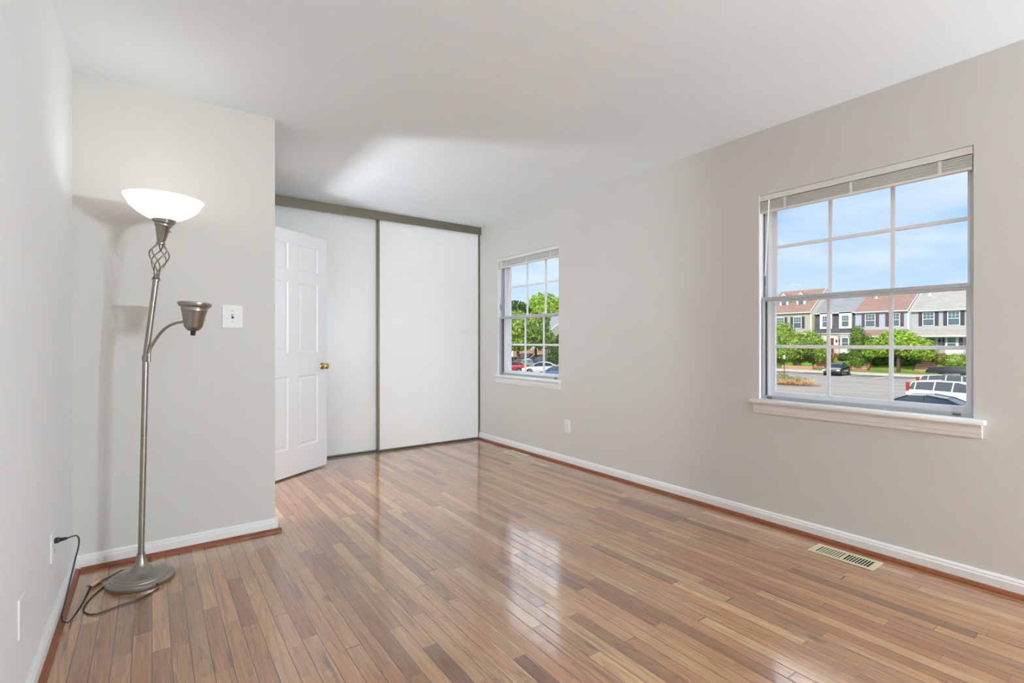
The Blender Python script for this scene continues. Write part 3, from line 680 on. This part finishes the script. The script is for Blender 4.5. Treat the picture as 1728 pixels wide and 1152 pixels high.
def townhouse(x, y0, y1, eave, ridge, wallm, upm, roofm, shut, winys, label, door=None, doorm=None, bayy=None, style='plain', dormers=(), side=None, base=-1.6, floor=-.42, vents=()):
    P = empty('townhouse', (0, 0, 0)); P.location = (x, (y0+y1)/2, base); P['label'] = label; P['category'] = 'house'; P['group'] = 'row houses across the parking lot'
    K = empty('tmp'); bpy.data.objects.remove(K)
    kids0 = set(bpy.data.objects)
    dpt = 9.5; xr = x+4.9
    MB().box((x, y0+.02, floor-.02), (x+dpt, y1, 2.35)).build('wall', wallm, P)
    MB().box((x-.02, y0, base-1.3), (x+dpt, y1, floor)).build('foundation', M_brick, P)
    if style == 'mansard':
        MB().prism([(x-.32, y0, 2.35), (x+.10, y0, eave), (x+dpt, y0, eave), (x+dpt, y0, 2.35)], (0, y1-y0, 0)).build('shake_front', upm, P)
    else: MB().box((x-.05, y0+.02, 2.35), (x+dpt, y1, eave)).build('upper_wall', upm, P)
    # gable end fill and firewall
    sm = side or upm
    MB().prism([(x-.06, y0+.005, floor), (x-.06, y0+.005, eave-.02), (xr, y0+.005, ridge+.02), (x+dpt, y0+.005, eave-.02), (x+dpt, y0+.005, floor)], (0, .1, 0)).build('end_wall', sm, P)
    # roof slabs
    ov = .32
    sl = (ridge-eave)/(xr-x)
    MB().prism([(x-ov, y0, eave-sl*ov), (xr, y0, ridge), (x+dpt+ov, y0, eave-sl*ov), (x+dpt+ov, y0, eave-sl*ov+.14), (xr, y0, ridge+.16), (x-ov, y0, eave-sl*ov+.14)], (0, y1-y0, 0)).build('roof', roofm, P)
    MB().box((x-ov-.10, y0, eave-sl*ov-.04), (x-ov+.01, y1, eave-sl*ov+.12)).build('gutter', M_gutter, P)
    MB().prism([(x-ov, y0, eave-sl*ov-.12), (xr, y0, ridge-.12), (xr, y0, ridge+.19), (x-ov, y0, eave-sl*ov+.19)], (0, .09, 0)).build('rake_board', M_wh, P)
    MB().cyl((x-.12, y0+.12, floor), (x-.12, y0+.12, eave-.1), .045, 8).build('downspout', M_wh, P)
    for yy in winys:
        if style == 'mansard':
            d = MB(); d.box((x-.42, yy-.75, 2.95), (x+.1, yy+.75, eave-.02)); d.build('dormer_surround', M_wh, P); h_window(P, x-.42, yy, 3.25, 4.7, .8, None, .03, .04)
        else: h_window(P, x-.05, yy, 3.15, 4.70, 1.0, shut)
    for yy in dormers:
        xd = x+1.45; zb = eave+sl*1.45
        c = MB().prism([(xd, yy-.62, zb-.3), (xd, yy+.62, zb-.3), (xd, yy+.62, zb+1.0), (xd, yy, zb+1.75), (xd, yy-.62, zb+1.0)], (2.6, 0, 0)).build('dormer', M_sid_white, P)
        MB().box((xd-.03, yy-.33, zb+.02), (xd+.01, yy+.33, zb+.95)).build('pane', M_pane, c)
        MB().prism([(xd-.15, yy-.78, zb+.80), (xd-.15, yy, zb+1.75), (xd-.15, yy+.78, zb+.80), (xd-.15, yy+.78, zb+.92), (xd-.15, yy, zb+1.90), (xd-.15, yy-.78, zb+.92)], (2.9, 0, 0)).build('dormer_roof', M_wh if False else roofm, c)
        for s in (-1, 1): MB().prism([(xd-.18, yy+s*.80, zb+.76), (xd-.18, yy, zb+1.72), (xd-.18, yy, zb+1.92), (xd-.18, yy+s*.80, zb+.94)], (.05, 0, 0)).build('dormer_trim', M_wh, c)
    if style == 'porch':
        MB().prism([(x, y0+.05, 2.75), (x-1.45, y0+.05, 1.95), (x-1.45, y0+.05, 1.83), (x, y0+.05, 1.9)], (0, y1-y0-.1, 0)).build('porch_roof', roofm, P)
        MB().box((x-1.50, y0+.05, 1.72), (x-1.40, y1-.05, 1.95)).build('porch_fascia', M_gutter, P)
        MB().box((x-.02, y0, 2.72), (x+.02, y1, 2.98)).build('band_board', M_wh, P)
        for yy in (y0+.15, y1-.15): MB().box((x-1.4, yy-.06, floor-.05), (x-1.28, yy+.06, 1.8)).build('porch_post', M_wh, P)
    else: MB().box((x-.30, y0, 2.25), (x+.01, y1, 2.42)).build('band_board', M_wh, P)
    if door is not None:
        f = MB().box((x-.06, door-.62, floor), (x+.02, door+.62, floor+2.3)).build('door_frame', M_wh, P)
        MB().box((x-.08, door-.46, floor+.02), (x-.02, door+.46, floor+2.1), .01).build('front_door', doorm, P)
        if doorm is M_gdoor: MB().box((x-.09, door-.30, floor+.9), (x-.07, door+.30, floor+1.95)).build('door_pane', M_pane, P)
        stoop(P, x, door, floor-.02, GZ+.28)
        MB().box((x-.16, door-.88, floor+1.55), (x, door-.72, floor+1.85), .02).build('wall_lantern', M_rail, P)
    if bayy is not None: bay(P, x, bayy, floor+.75, floor+2.1, 2.0)
    for yy, f in vents:
        xx = x+4.9*f; z = eave+sl*(xx-x)
        MB().cyl((xx, yy, z-.1), (xx, yy, z+.55), .07, 8).cyl((xx, yy, z+.08), (xx, yy, z+.28), .24, 10, .07).build('roof_vent', M_wh, P)
    for o in set(bpy.data.objects)-kids0:
        if o.parent == P: o.matrix_parent_inverse = Matrix.Translation(P.location).inverted()
    return P
G_ = 0
townhouse(75.2, 31.8, 38.4, 5.5, 8.85, M_sid_beige, M_sid_beige, M_rf_brown, M_sh_d, (33.7, 36.1), 'beige sided row house with brown roof and two gabled dormers behind the left trees', door=37.2, doorm=M_rdoor, dormers=(33.9, 36.3), side=M_sid_cream)
townhouse(76.3, 26.6, 31.8, 5.25, 8.1, M_sid_cream, M_shk, M_rf_grey, None, (30.3, 27.9), 'row house with dark shingled upper storey and white framed windows above a maroon door', door=29.9, doorm=M_rdoor, bayy=27.9, style='mansard')
townhouse(75.6, 20.8, 26.6, 5.15, 7.9, M_sid_white, M_sid_blue, M_rf_brown, M_sh_m, (24.9, 22.3), 'pale blue row house with brown roof and maroon shutters behind the bright green tree', door=25.1, doorm=M_gdoor, bayy=22.6, style='porch', side=M_sid_white, vents=((25.2, .62),))
townhouse(76.5, 14.6, 20.8, 5.05, 7.6, M_sid_grey, M_sid_grey, M_rf_tan, M_sh_d, (19.15, 16.8), 'pale grey row house with weathered roof, dark shutters and grey front door above brick steps', door=18.9, doorm=M_gdoor, bayy=16.9, style='porch', vents=((19.9, .72),))
townhouse(75.9, 8.4, 14.6, 5.2, 8.0, M_sid_beige, M_sid_beige, M_rf_grey, M_sh_m, (12.8, 10.4), 'beige row house right of the pale grey house', door=12.9, doorm=M_rdoor, bayy=10.4)
townhouse(76.0, 38.4, 44.6, 5.3, 8.6, M_sid_cream, M_sid_blue, M_rf_grey, M_sh_d, (42.7, 40.2), 'pale blue row house left of the one with two dormers', door=42.8, doorm=M_gdoor, bayy=40.3)

# ================================================================ outdoors: plants
M_lf_bright = mat_leaf('leaf_bright', (104, 140, 34), (204, 232, 92)); M_lf_mid = mat_leaf('leaf_mid', (90, 124, 44), (200, 222, 110)); M_lf_dark = mat_leaf('leaf_dark', (48, 76, 34), (112, 140, 66))
M_lf_conif = mat_leaf('leaf_conifer', (62, 96, 36), (140, 172, 68)); M_lf_lime = mat_leaf('leaf_lime', (120, 170, 40), (180, 220, 80)); M_lf_olive = mat_leaf('leaf_olive', (110, 116, 48), (178, 170, 82))
M_bark = mat('bark', (94, 78, 62), .9, var=.25, vscale=6)
def foliage(name, blobs, leaf, n, m, parent, seed=1, core=.72):
    rnd = random.Random(seed); b = MB(); tot = sum(r[0]*r[2] for _, r in blobs)
    for c, r in blobs:
        c = Vector(c)
        res = bmesh.ops.create_icosphere(b.bm, subdivisions=2, radius=1)
        for v in res['verts']:
            k_ = core*(1+rnd.uniform(-.14, .14)); v.co = c+Vector((v.co.x*r[0]*k_, v.co.y*r[1]*k_, v.co.z*r[2]*k_))
        for _ in range(int(n*r[0]*r[2]/tot)):
            d = Vector((rnd.gauss(0, 1), rnd.gauss(0, 1), rnd.gauss(0, 1))).normalized(); q = rnd.uniform(.72, 1.06)
            p = c+Vector((d.x*r[0], d.y*r[1], d.z*r[2]))*q
            u = Vector((rnd.gauss(0, 1), rnd.gauss(0, 1), rnd.gauss(0, 1))); u = (u-d*u.dot(d)*.5).normalized(); w_ = u.cross(d+Vector((rnd.gauss(0, .5), rnd.gauss(0, .5), rnd.gauss(0, .5)))).normalized()
            s = leaf*rnd.uniform(.6, 1.3)
            b.quad(p-u*s, p-w_*s*.55, p+u*s, p+w_*s*.55)
    return b.build(name, m, parent)
def tree(name, base, blobs, leaf, n, m, label, cat='tree', seed=1, trunk_r=.16, trunk=True, group=None):
    base = Vector(base); P = empty(name, base); tag(P, label, cat, group)
    foliage('crown' if trunk else 'foliage', blobs, leaf, n, m, P, seed)
    if trunk:
        t_ = MB(); c0 = Vector(blobs[0][0]); t_.tube([(0, 0, -.1), (c0.x*.2, c0.y*.2, c0.z*.45), (c0.x, c0.y, c0.z)], [trunk_r*1.25, trunk_r, trunk_r*.6], 10)
        for c, r in blobs[1:]: t_.tube([(c0.x*.2, c0.y*.2, c0.z*.5), c], [trunk_r*.6, trunk_r*.3], 6)
        t_.build('trunk', M_bark, P, smooth=60)
    return P
SL = lambda x: (GZ+.12+(x-70.9)*.07) if x < 73.2 else (GZ+.28+(x-73.2)*(1.47/2.5))
def at(px, X, z=None):                    # ground spot on the plane x = X seen in column px
    r = (px-864)/FPX; dz = X/(.5871+.8095*r); return Vector((X, dz*(.8095-.5871*r), z if z is not None else SL(X)))
YV = Vector((0, 1, 0))
b = at(1346, 72.6)
tree('leafy_tree', b, [((0, .3, 3.2), (1.9, 2.1, 1.7)), ((0, 2.2, 4.2), (1.9, 2.0, 2.2)), ((0, -1.6, 3.4), (1.8, 1.6, 1.8)), ((0, 1.2, 2.2), (1.8, 2.4, 1.3)), ((.2, -2.9, 2.4), (1.4, 1.1, 1.5))], .17, 7000, M_lf_mid, 'full green tree on the far side in front of the beige row house', seed=3)
b = at(1450, 73.2)
tree('conifer', b, [((0, 0, 1.3), (1.25, 1.25, 1.4)), ((0, 0, 2.6), (1.3, 1.3, 1.7)), ((0, .2, 4.2), (.9, .9, 1.5)), ((0, -.9, 3.3), (.7, .7, 1.2))], .10, 5000, M_lf_conif, 'dense upright evergreen between the maroon door and the brick steps', seed=4)
b = at(1516, 72.4)
tree('maple_tree', b, [((0, 0, 3.6), (2.0, 2.2, 1.4)), ((0, 1.7, 3.0), (1.6, 1.8, 1.2)), ((0, -1.6, 2.9), (1.7, 1.9, 1.3)), ((0, .3, 4.3), (1.4, 1.4, .8)), ((0, -2.4, 2.3), (1.1, 1.2, .8)), ((0, 2.6, 2.3), (1.0, 1.0, .7))], .17, 6500, M_lf_bright, 'low spreading bright yellow green tree in front of the pale blue row house', seed=5)
def bush(px, X, ry, rz, m, label, seed, rx=.6, n=900, group=None):
    b_ = at(px, X); tree('shrub', b_, [((0, 0, rz*.7), (rx, ry, rz)), ((0, ry*.55, rz*.55), (rx*.8, ry*.6, rz*.8)), ((0, -ry*.55, rz*.55), (rx*.8, ry*.6, rz*.75))], .09, n, m, label, 'shrub', seed, trunk=False, group=group)
bush(1590, 74.9, .9, .75, M_lf_olive, 'yellowish shrub just right of the brick steps of the pale grey house', 11, n=1400)
bush(1612, 74.6, 1.1, .85, M_lf_mid, 'dark green shrub under the bay window of the pale grey house', 12, n=1600)
bush(1632, 74.9, .9, .8, M_lf_olive, 'yellow green shrub at the right edge of the large window view', 13, n=1200)
bush(1332, 72.3, .62, .55, M_lf_lime, 'left lime green shrub above the brick planter', 14)
bush(1361, 72.3, .72, .55, M_lf_lime, 'right lime green shrub above the brick planter', 15)
bush(1346, 72.5, .8, .5, M_lf_dark, 'dark green shrub between the two lime shrubs', 16)
for i, (px, X, ry, rz) in enumerate(((1484, 74.3, .8, .75), (1500, 74.5, .9, .8), (1522, 74.4, .9, .7), (1541, 74.6, .8, .7))):
    bush(px, X, ry, rz, M_lf_dark, 'dark shrub in the shade under the bright green spreading tree', 20+i, group='shaded shrubs under the bright tree')
bush(1424, 75.1, .7, .6, M_lf_dark, 'dark shrub under the bay window beside the maroon door', 26)
p0, p1 = at(1322, 71.5), at(1374, 71.5)
tag(MB().box((70.95, p1.y, GZ+.1), (71.3, p0.y, GZ+.62), .03).build('planter_wall', M_brick), 'low brick planter wall in front of the lime green shrubs', 'wall')
rg = random.Random(5)
isl = on_ground(1338, 649)
P = empty('dry_shrub', (isl.x, isl.y, GZ)); tag(P, 'dry tan shrub on the small curbed island in the parking lot', 'shrub')
m = MB()
for k in range(260):
    a = rg.uniform(0, 2*PI); r0 = rg.uniform(0, 1.3); q = Vector((r0*math.cos(a)*.9, r0*math.sin(a)*1.25, .12)); d = Vector((math.cos(a+rg.uniform(-.6, .6)), math.sin(a+rg.uniform(-.6, .6)), rg.uniform(.1, .8)))*rg.uniform(.3, .7)
    m.tube([q, q+d*.6+Vector((0, 0, .12)), q+d], [.03, .022, .008], 4)
m.build('stems', mat('dry_stem', (214, 180, 132), .9, var=.2, vscale=8), P)
MB().lathe([(0, .02), (1.9, .02), (1.95, .0)], 28, Matrix.Diagonal((.9, 1.15, 1, 1))).build('mulch', mat('mulch', (150, 120, 92), .95, var=.3, vscale=6), P)
foliage('leaves', [((0, .9, .6), (.55, .6, .45)), ((.3, -.3, .45), (.5, .9, .3))], .07, 500, M_lf_olive, P, 8, .3)
lp = on_ground(1323.5, 642)
P = empty('lamp_post', (lp.x, lp.y, GZ)); tag(P, 'thin dark post with a small lantern on the parking lot island', 'lamp post')
MB().cyl((0, 0, 0), (0, 0, 2.15), .035, 8).cyl((0, 0, 0), (0, 0, .25), .06, 10).build('post', M_rail, P)
MB().lathe([(0, 2.13), (.10, 2.15), (.13, 2.40), (.15, 2.42), (.03, 2.52), (0, 2.55)], 8, cap=False).build('lantern', mat('lantern_glass', (206, 204, 196), .4), P)

# trees and buildings seen through the small window
def far_tree(px, z, cz, r, label, m, seed, name='leafy_tree', n=4500, leaf=.26, extra=(), tr=.2, group=None):
    p = world(px, 577, z); b_ = Vector((p.x, p.y, GZ)); bl = [((0, 0, cz-GZ), r)]+[((RT.x*a, RT.y*a, cz-GZ+c), rr) for a, c, rr in extra]
    tree(name, b_, bl, leaf, n, m, label, 'tree', seed, tr, group=group)
far_tree(874, 74, 3.3, (2.6, 2.6, 2.4), 'near leafy tree with a dark trunk at the left of the small window', M_lf_mid, 31, extra=((-1.6, -.6, (1.6, 1.6, 2.0)), (1.5, -1.0, (1.9, 1.9, 1.9)), (.2, -2.2, (2.2, 2.2, 1.3))))
far_tree(904, 80, 3.4, (2.3, 2.3, 2.6), 'leafy tree in the middle of the small window view', M_lf_mid, 32, extra=((-1.7, -.6, (1.7, 1.7, 2.0)), (1.2, -1.9, (1.9, 1.9, 1.7)), (.6, 1.2, (1.7, 1.7, 1.6))))
far_tree(917, 112, 7.6, (4.2, 4.2, 4.6), 'tall bright green tree rising highest in the small window', M_lf_bright, 33, extra=((-4.0, -1.5, (3.2, 3.2, 3.4)), (3.2, -1.6, (3.2, 3.2, 3.2))), leaf=.34, n=6000)
far_tree(948, 110, 7.0, (3.8, 3.8, 4.0), 'bright green tree at the right edge of the small window', M_lf_bright, 34, leaf=.34)
far_tree(868, 108, 7.0, (3.6, 3.6, 3.0), 'darker green tree beyond at the left of the small window', M_lf_dark, 35, extra=((-3.2, -1.4, (2.6, 2.6, 2.6)),), leaf=.34)
far_tree(939, 66, .0, (1.1, 1.1, 1.5), 'small dark green tree in front of the gabled house', M_lf_dark, 36, leaf=.13, n=2500, extra=((.5, 1.3, (.7, .7, 1.0)), (-.3, -1.0, (1.1, 1.1, .9))), tr=.08)
for i, (px, z_) in enumerate(((838, 150), (880, 172), (924, 190), (966, 165))):
    far_tree(px, z_, 2.5, (6, 6, 5), 'distant green tree low behind the other trees of the small window', M_lf_dark if i % 2 else M_lf_mid, 40+i, leaf=.6, n=2500, tr=.3, group='distant tree line')
def gable_house(x0, x1, y0, y1, eave, ridge, base, wallm, roofm, label):
    P = empty('house', ((x0+x1)/2, y0, base)); tag(P, label, 'house'); xm = (x0+x1)/2; s = (ridge-eave)/(xm-x0)
    T = lambda *v: tuple(Vector(v)-P.location)
    MB().prism([T(x0, y0, base), T(x0, y0, eave), T(xm, y0, ridge), T(x1, y0, eave), T(x1, y0, base)], (0, y1-y0, 0)).build('wall', wallm, P)
    MB().prism([T(x0-.5, y0-.3, eave-.5*s), T(xm, y0-.3, ridge), T(x1+.5, y0-.3, eave-.5*s), T(x1+.5, y0-.3, eave-.5*s+.2), T(xm, y0-.3, ridge+.2), T(x0-.5, y0-.3, eave-.5*s+.2)], (0, y1-y0+.6, 0)).build('roof', roofm, P)
    for sx_ in (-1, 1):
        e0 = (xm+sx_*(xm-x0+.5), y0-.36, eave-.5*s)
        MB().prism([T(*e0), T(xm, y0-.36, ridge), T(xm, y0-.36, ridge+.24), T(e0[0], e0[1], e0[2]+.24)], (0, .06, 0)).build('rake_board', M_wh, P)
    for yy in (y0+1.5, y0+4.5):
        f = MB().box(T(x0-.06, yy-.6, eave-2.2), T(x0+.02, yy+.6, eave-.7)).build('window', M_wh, P); MB().box(T(x0-.08, yy-.5, eave-2.1), T(x0-.05, yy+.5, eave-.8)).build('pane', M_pane, f)
    f = MB().box(T(xm-2.6, y0-.06, eave-2.2), T(xm-1.4, y0+.02, eave-.7)).build('window', M_wh, P); MB().box(T(xm-2.5, y0-.08, eave-2.1), T(xm-1.5, y0-.05, eave-.8)).build('pane', M_pane, f)
    return P
gable_house(58.3, 69.5, 69.2, 73.2, 3.0, 6.4, GZ, M_sid_cream, M_rf_grey, 'cream gabled house with grey roof at the right of the small window')
q = world(897, 577, 132)
gable_house(q.x-4, q.x+6, q.y, q.y+8, .6, 3.0, GZ, M_sid_white, M_rf_grey, 'distant pale house with grey roof glimpsed between the tree trunks')
# wooden fence along the far edge of the lot
f0 = world(868, 577, 104); f1 = world(926, 577, 84); dv = (f1-f0); ln = dv.length; dv.normalize(); fa = math.atan2(dv.y, dv.x)
P = empty('wooden_fence', (f0.x, f0.y, GZ), fa); tag(P, 'orange brown wooden fence behind the parked cars', 'fence')
M_fence = mat('fence_wood', (176, 134, 104), .85, var=.25, vscale=2.5)
nb = 5
for k in range(nb): MB().box((k*ln/nb+.06, -.03, .1), ((k+1)*ln/nb-.06, .03, 2.4+.15*(k % 2))).build('fence_panel', M_fence, P)
for k in range(nb+1): MB().box((k*ln/nb-.07, -.07, 0), (k*ln/nb+.07, .07, 2.7)).build('post', M_fence, P)

# ================================================================ outdoors: cars
M_tire = mat('tire_rubber', (34, 34, 36), .8); M_rim = mat('wheel_rim', (160, 162, 166), .35, .8); M_cglass = mat('car_glass', (44, 54, 60), .08, spec=.9)
M_tail = mat('tail_lamp', (158, 56, 52), .3); M_head = mat('head_lamp', (226, 230, 232), .15); M_trimb = mat('car_trim', (30, 31, 33), .5)
def paint(name, c): return mat(name, c, .3, .15, coat=1)
SH = {  # stations along the length: lower body (x, belt height, half width) and cabin (x, height, half width)
 'sedan': dict(L=2.35, body=[(-2.35, .62, .72), (-2.28, .95, .80), (-1.6, 1.0, .89), (-.6, .97, .91), (.6, .94, .91), (1.3, .88, .90), (2.0, .76, .84), (2.28, .66, .74), (2.35, .50, .66)],
   cab=[(-1.75, .99, .68), (-1.0, 1.33, .60), (-.3, 1.43, .60), (.35, 1.40, .60), (.75, 1.22, .63), (1.25, .92, .70)], pil=(-1.35, -.28, .72), w=.9),
 'wagon': dict(L=2.38, body=[(-2.38, .65, .76), (-2.34, .98, .84), (-1.6, 1.0, .90), (-.6, .98, .91), (.6, .95, .91), (1.2, .92, .90), (2.0, .80, .84), (2.3, .68, .76), (2.38, .50, .70)],
   cab=[(-2.30, 1.0, .76), (-2.05, 1.42, .66), (-1.0, 1.50, .64), (.1, 1.48, .63), (.42, 1.40, .63), (1.15, .95, .72)], pil=(-1.95, -1.05, -.22, .62), w=.9),
 'suv': dict(L=2.35, body=[(-2.35, .7, .80), (-2.30, 1.1, .88), (-1.6, 1.12, .94), (-.6, 1.10, .95), (.6, 1.08, .95), (1.2, 1.05, .93), (2.0, .96, .88), (2.28, .84, .80), (2.35, .60, .74)],
   cab=[(-2.28, 1.12, .78), (-2.0, 1.60, .70), (-1.0, 1.70, .68), (.1, 1.67, .67), (.5, 1.56, .68), (1.05, 1.08, .76)], pil=(-1.75, -.85, 0, .70), w=.94)}
def car(kind, body_m, loc, heading, label, roof_box=False, group=None, lo=.24):
    S = SH[kind]; P = empty('car', (loc[0], loc[1], GZ+.012), heading); tag(P, label, 'car', group)
    rings = []
    for x, zb, w_ in S['body']:
        l = lo if abs(x) < S['L']-.15 else lo+.12
        rings.append([(x, -w_*.88, l), (x, -w_, l+.20), (x, -w_, zb-.16 if zb-.16 > l+.22 else l+.22), (x, -w_*.94, zb-.02), (x, -w_*.6, zb+.02), (x, 0, zb+.035), (x, w_*.6, zb+.02), (x, w_*.94, zb-.02), (x, w_, zb-.16 if zb-.16 > l+.22 else l+.22), (x, w_, l+.20), (x, w_*.88, l)])
    MB().loft(rings).build('body', body_m, P, smooth=40)
    belt = lambda x: max(zb for (a, zb, w_) in S['body'] if abs(a-x) < 1.2)
    cb = S['cab']; g = []
    def belt_at(x):
        st = S['body']
        for (a, za, wa), (b_, zb, wb) in zip(st, st[1:]):
            if a <= x <= b_: t = (x-a)/(b_-a); return za+(zb-za)*t, wa+(wb-wa)*t
        return st[-1][1:]
    for x, zt_, wt in cb:
        zb, wb = belt_at(x); zb -= .04; wb = wb*.92
        z_ = max(zt_, zb+.03); f = (z_-zb); wt2 = min(wb, wt) if f > .12 else wb*.96
        g.append([(x, -wb, zb), (x, -(wb*.35+wt2*.65), zb+f*.62), (x, -wt2, z_), (x, 0, z_+.02), (x, wt2, z_), (x, (wb*.35+wt2*.65), zb+f*.62), (x, wb, zb)])
    gl = MB().loft(g).build('windows', M_cglass, P, smooth=30)
    # roof panel
    rr = []
    for x, zt_, wt in cb[1:-1]: rr.append([(x, -wt-.02, zt_-.03), (x, -wt*.8, zt_+.022), (x, 0, zt_+.045), (x, wt*.8, zt_+.022), (x, wt+.02, zt_-.03), (x, 0, zt_-.01)])
    rr = rr[:3] if kind == 'sedan' else rr[:4]
    MB().loft(rr).build('roof_panel', body_m, P, smooth=40)
    pm = MB()
    for s in (-1, 1):
        def pt(x, top):
            for (a, za, wa), (b_, zb_, wb_) in zip(cb, cb[1:]):
                if a <= x <= b_:
                    t = (x-a)/(b_-a); zt2 = za+(zb_-za)*t; wt2 = wa+(wb_-wa)*t; zb, wb = belt_at(x); return (x, s*(wt2+.012), zt2-.01) if top else (x, s*(wb*.93+.005), zb-.05)
            return None
        for x in S['pil']:
            sh_ = .0 if kind != 'sedan' or x > -1 else .25
            a, b_ = pt(x, False), pt(min(max(x+(.06 if x < 0 else -.05), cb[0][0]), cb[-1][0]), True)
            if x < .5: pm.tube([a, b_], .035, 4)
        xa, xb = cb[-1][0], cb[-3][0]
        zb, wb = belt_at(xa); pm.tube([(xa, s*wb*.90, zb-.02), (cb[-2][0], s*(cb[-2][2]+.015), cb[-2][1]), (xb, s*(cb[-3][2]+.01), cb[-3][1])], .032, 5)
        zb, wb = belt_at(cb[0][0]); pm.tube([(cb[0][0], s*wb*.90, zb-.02), (cb[1][0], s*(cb[1][2]+.012), cb[1][1]), (cb[2][0], s*(cb[2][2]+.01), cb[2][1])], .04, 5)
    pm.build('pillars', body_m, P)
    for sx_ in (-1, 1):
        for s in (-1, 1):
            x = sx_*1.38; yy = s*(S['w']-.10); Mx = Matrix.Translation((x, yy, .315)) @ Matrix.Rotation(-s*PI/2, 4, 'X')
            w_ = MB().lathe([(0, -.06), (.29, -.06), (.315, -.03), (.315, .10), (.29, .125), (.20, .125), (.20, .10), (0, .10)], 24, Mx, cap=False).build('wheel', M_tire, P, smooth=40)
            q_ = MB().lathe([(0, .118), (.06, .118), (.06, .108), (.195, .122), (.195, .10), (0, .10)], 24, Mx, cap=False)
            for k in range(5):
                a_ = 2*PI*k/5; A = Mx @ Vector((.05*math.cos(a_), .05*math.sin(a_), .115)); B = Mx @ Vector((.19*math.cos(a_), .19*math.sin(a_), .122)); q_.tube([A, B], .02, 4)
            q_.build('rim', M_rim, w_)
            MB().lathe([(.335, .0), (.385, .0), (.385, .112), (.335, .112), (.335, .0)], 24, Matrix.Translation((x, s*(S['w']-.10), .33)) @ Matrix.Rotation(-s*PI/2, 4, 'X'), cap=False).build('wheel_arch', M_trimb, P)
    L_ = S['L']; zb = S['body'][-2][1]; zr = S['body'][1][1]
    for s in (-1, 1):
        MB().box((L_-.30, s*.70-.16, zb-.12), (L_-.015, s*.70+.14, zb+.03), .04).build('headlight', M_head, P)
        if kind == 'sedan': MB().box((-L_+.01, s*.66-.17, zr-.22), (-L_+.22, s*.66+.16, zr-.04), .03).build('taillight', M_tail, P)
        else: MB().box((-L_+.02, s*.76-.07, zr-.25), (-L_+.2, s*.76+.08, zr+.42), .03, Matrix.Rotation(0, 4, 'Y')).build('taillight', M_tail, P)
        MB().box((.80, s*.96-.08, belt_at(.8)[0]-.03), (.93, s*.96+.08, belt_at(.8)[0]+.12), .03).build('side_mirror', body_m, P)
    MB().box((L_-.08, -.45, .34), (L_+.01, .45, .56), .02).build('grille', M_trimb, P)
    MB().box((-L_-.005, -.25, .52), (-L_+.02, .25, .64)).build('licence_plate', M_head, P)
    if roof_box:
        t_ = max(c_[1] for c_ in cb)
        for x in (-1.2, -.1): MB().box((x-.03, -.62, t_+.02), (x+.03, .62, t_+.09)).build('roof_bar', M_trimb, P)
        rb = [(-1.95, .30, .16), (-1.8, .38, .36), (-.9, .40, .44), (0, .38, .40), (.45, .30, .26), (.62, .2, .14)]
        bx = MB().loft([[(x, -w_, t_+.09), (x, -w_, t_+.09+h_*.6), (x, -w_*.75, t_+.09+h_), (x, w_*.75, t_+.09+h_), (x, w_, t_+.09+h_*.6), (x, w_, t_+.09)] for x, w_, h_ in rb]).build('cargo_box', M_trimb, P, smooth=40)
    return P
P_white = paint('paint_white', (226, 224, 216)); P_black = paint('paint_black', (30, 32, 36)); P_navy = paint('paint_navy', (34, 40, 56)); P_red = paint('paint_red', (176, 36, 40))
P_blue = paint('paint_blue', (70, 96, 136)); P_grey = paint('paint_grey', (120, 124, 128)); P_silver = paint('paint_silver', (190, 192, 194)); P_green = paint('paint_green', (44, 66, 54)); P_cream = paint('paint_cream', (236, 232, 214))
car('sedan', P_black, (64.3, 24.5), PI+.12, 'black sedan parked nose out alone across the parking lot')
car('wagon', P_cream, (37.8, 8.0), -PI/2, 'white station wagon at the lower right of the large window')
car('sedan', P_navy, (28.4, 7.35), PI/2, 'dark sedan nearest the large window with its red tail lamp at right')
car('suv', P_white, (41.8, 8.6), -PI/2, 'white car carrying a black roof cargo box behind the station wagon', roof_box=True)
car('sedan', P_navy, (63.6, 12.9), PI, 'dark car half hidden at the right edge beyond the roof box')
def gcar(kind, m_, px, z, hd, label, group=None):
    p = world(px, 577, z); return car(kind, m_, (p.x, p.y), hd, label, group=group)
HL = math.atan2(-RT.y, -RT.x)
gcar('sedan', P_white, 914, 59.5, HL-.12, 'white sedan facing left in the front row of the small window')
gcar('sedan', P_blue, 944, 50, HL-.6, 'blue car cut off at the lower right of the small window')
gcar('suv', P_black, 906, 74, HL+.35, 'black vehicle behind the white sedan in the small window')
gcar('sedan', P_silver, 880, 67, HL+.9, 'silver car left of the white sedan with its hood toward us')
gcar('sedan', P_red, 860, 62, HL-.2, 'red car at the lower left corner of the small window')
gcar('suv', P_green, 882, 92, HL+.3, 'dark green vehicle in the back row beside the tree trunk')
gcar('suv', P_white, 905, 84.5, HL, 'white vehicle in the back row in front of the fence')
gcar('sedan', P_grey, 940, 79, HL+.2, 'grey car in front of the small dark tree')
gcar('sedan', P_black, 863, 79, HL+.2, 'black car beneath the near leafy tree')
gcar('sedan', P_silver, 934, 71, HL-.1, 'silver grey car partly behind the roof of the white sedan')
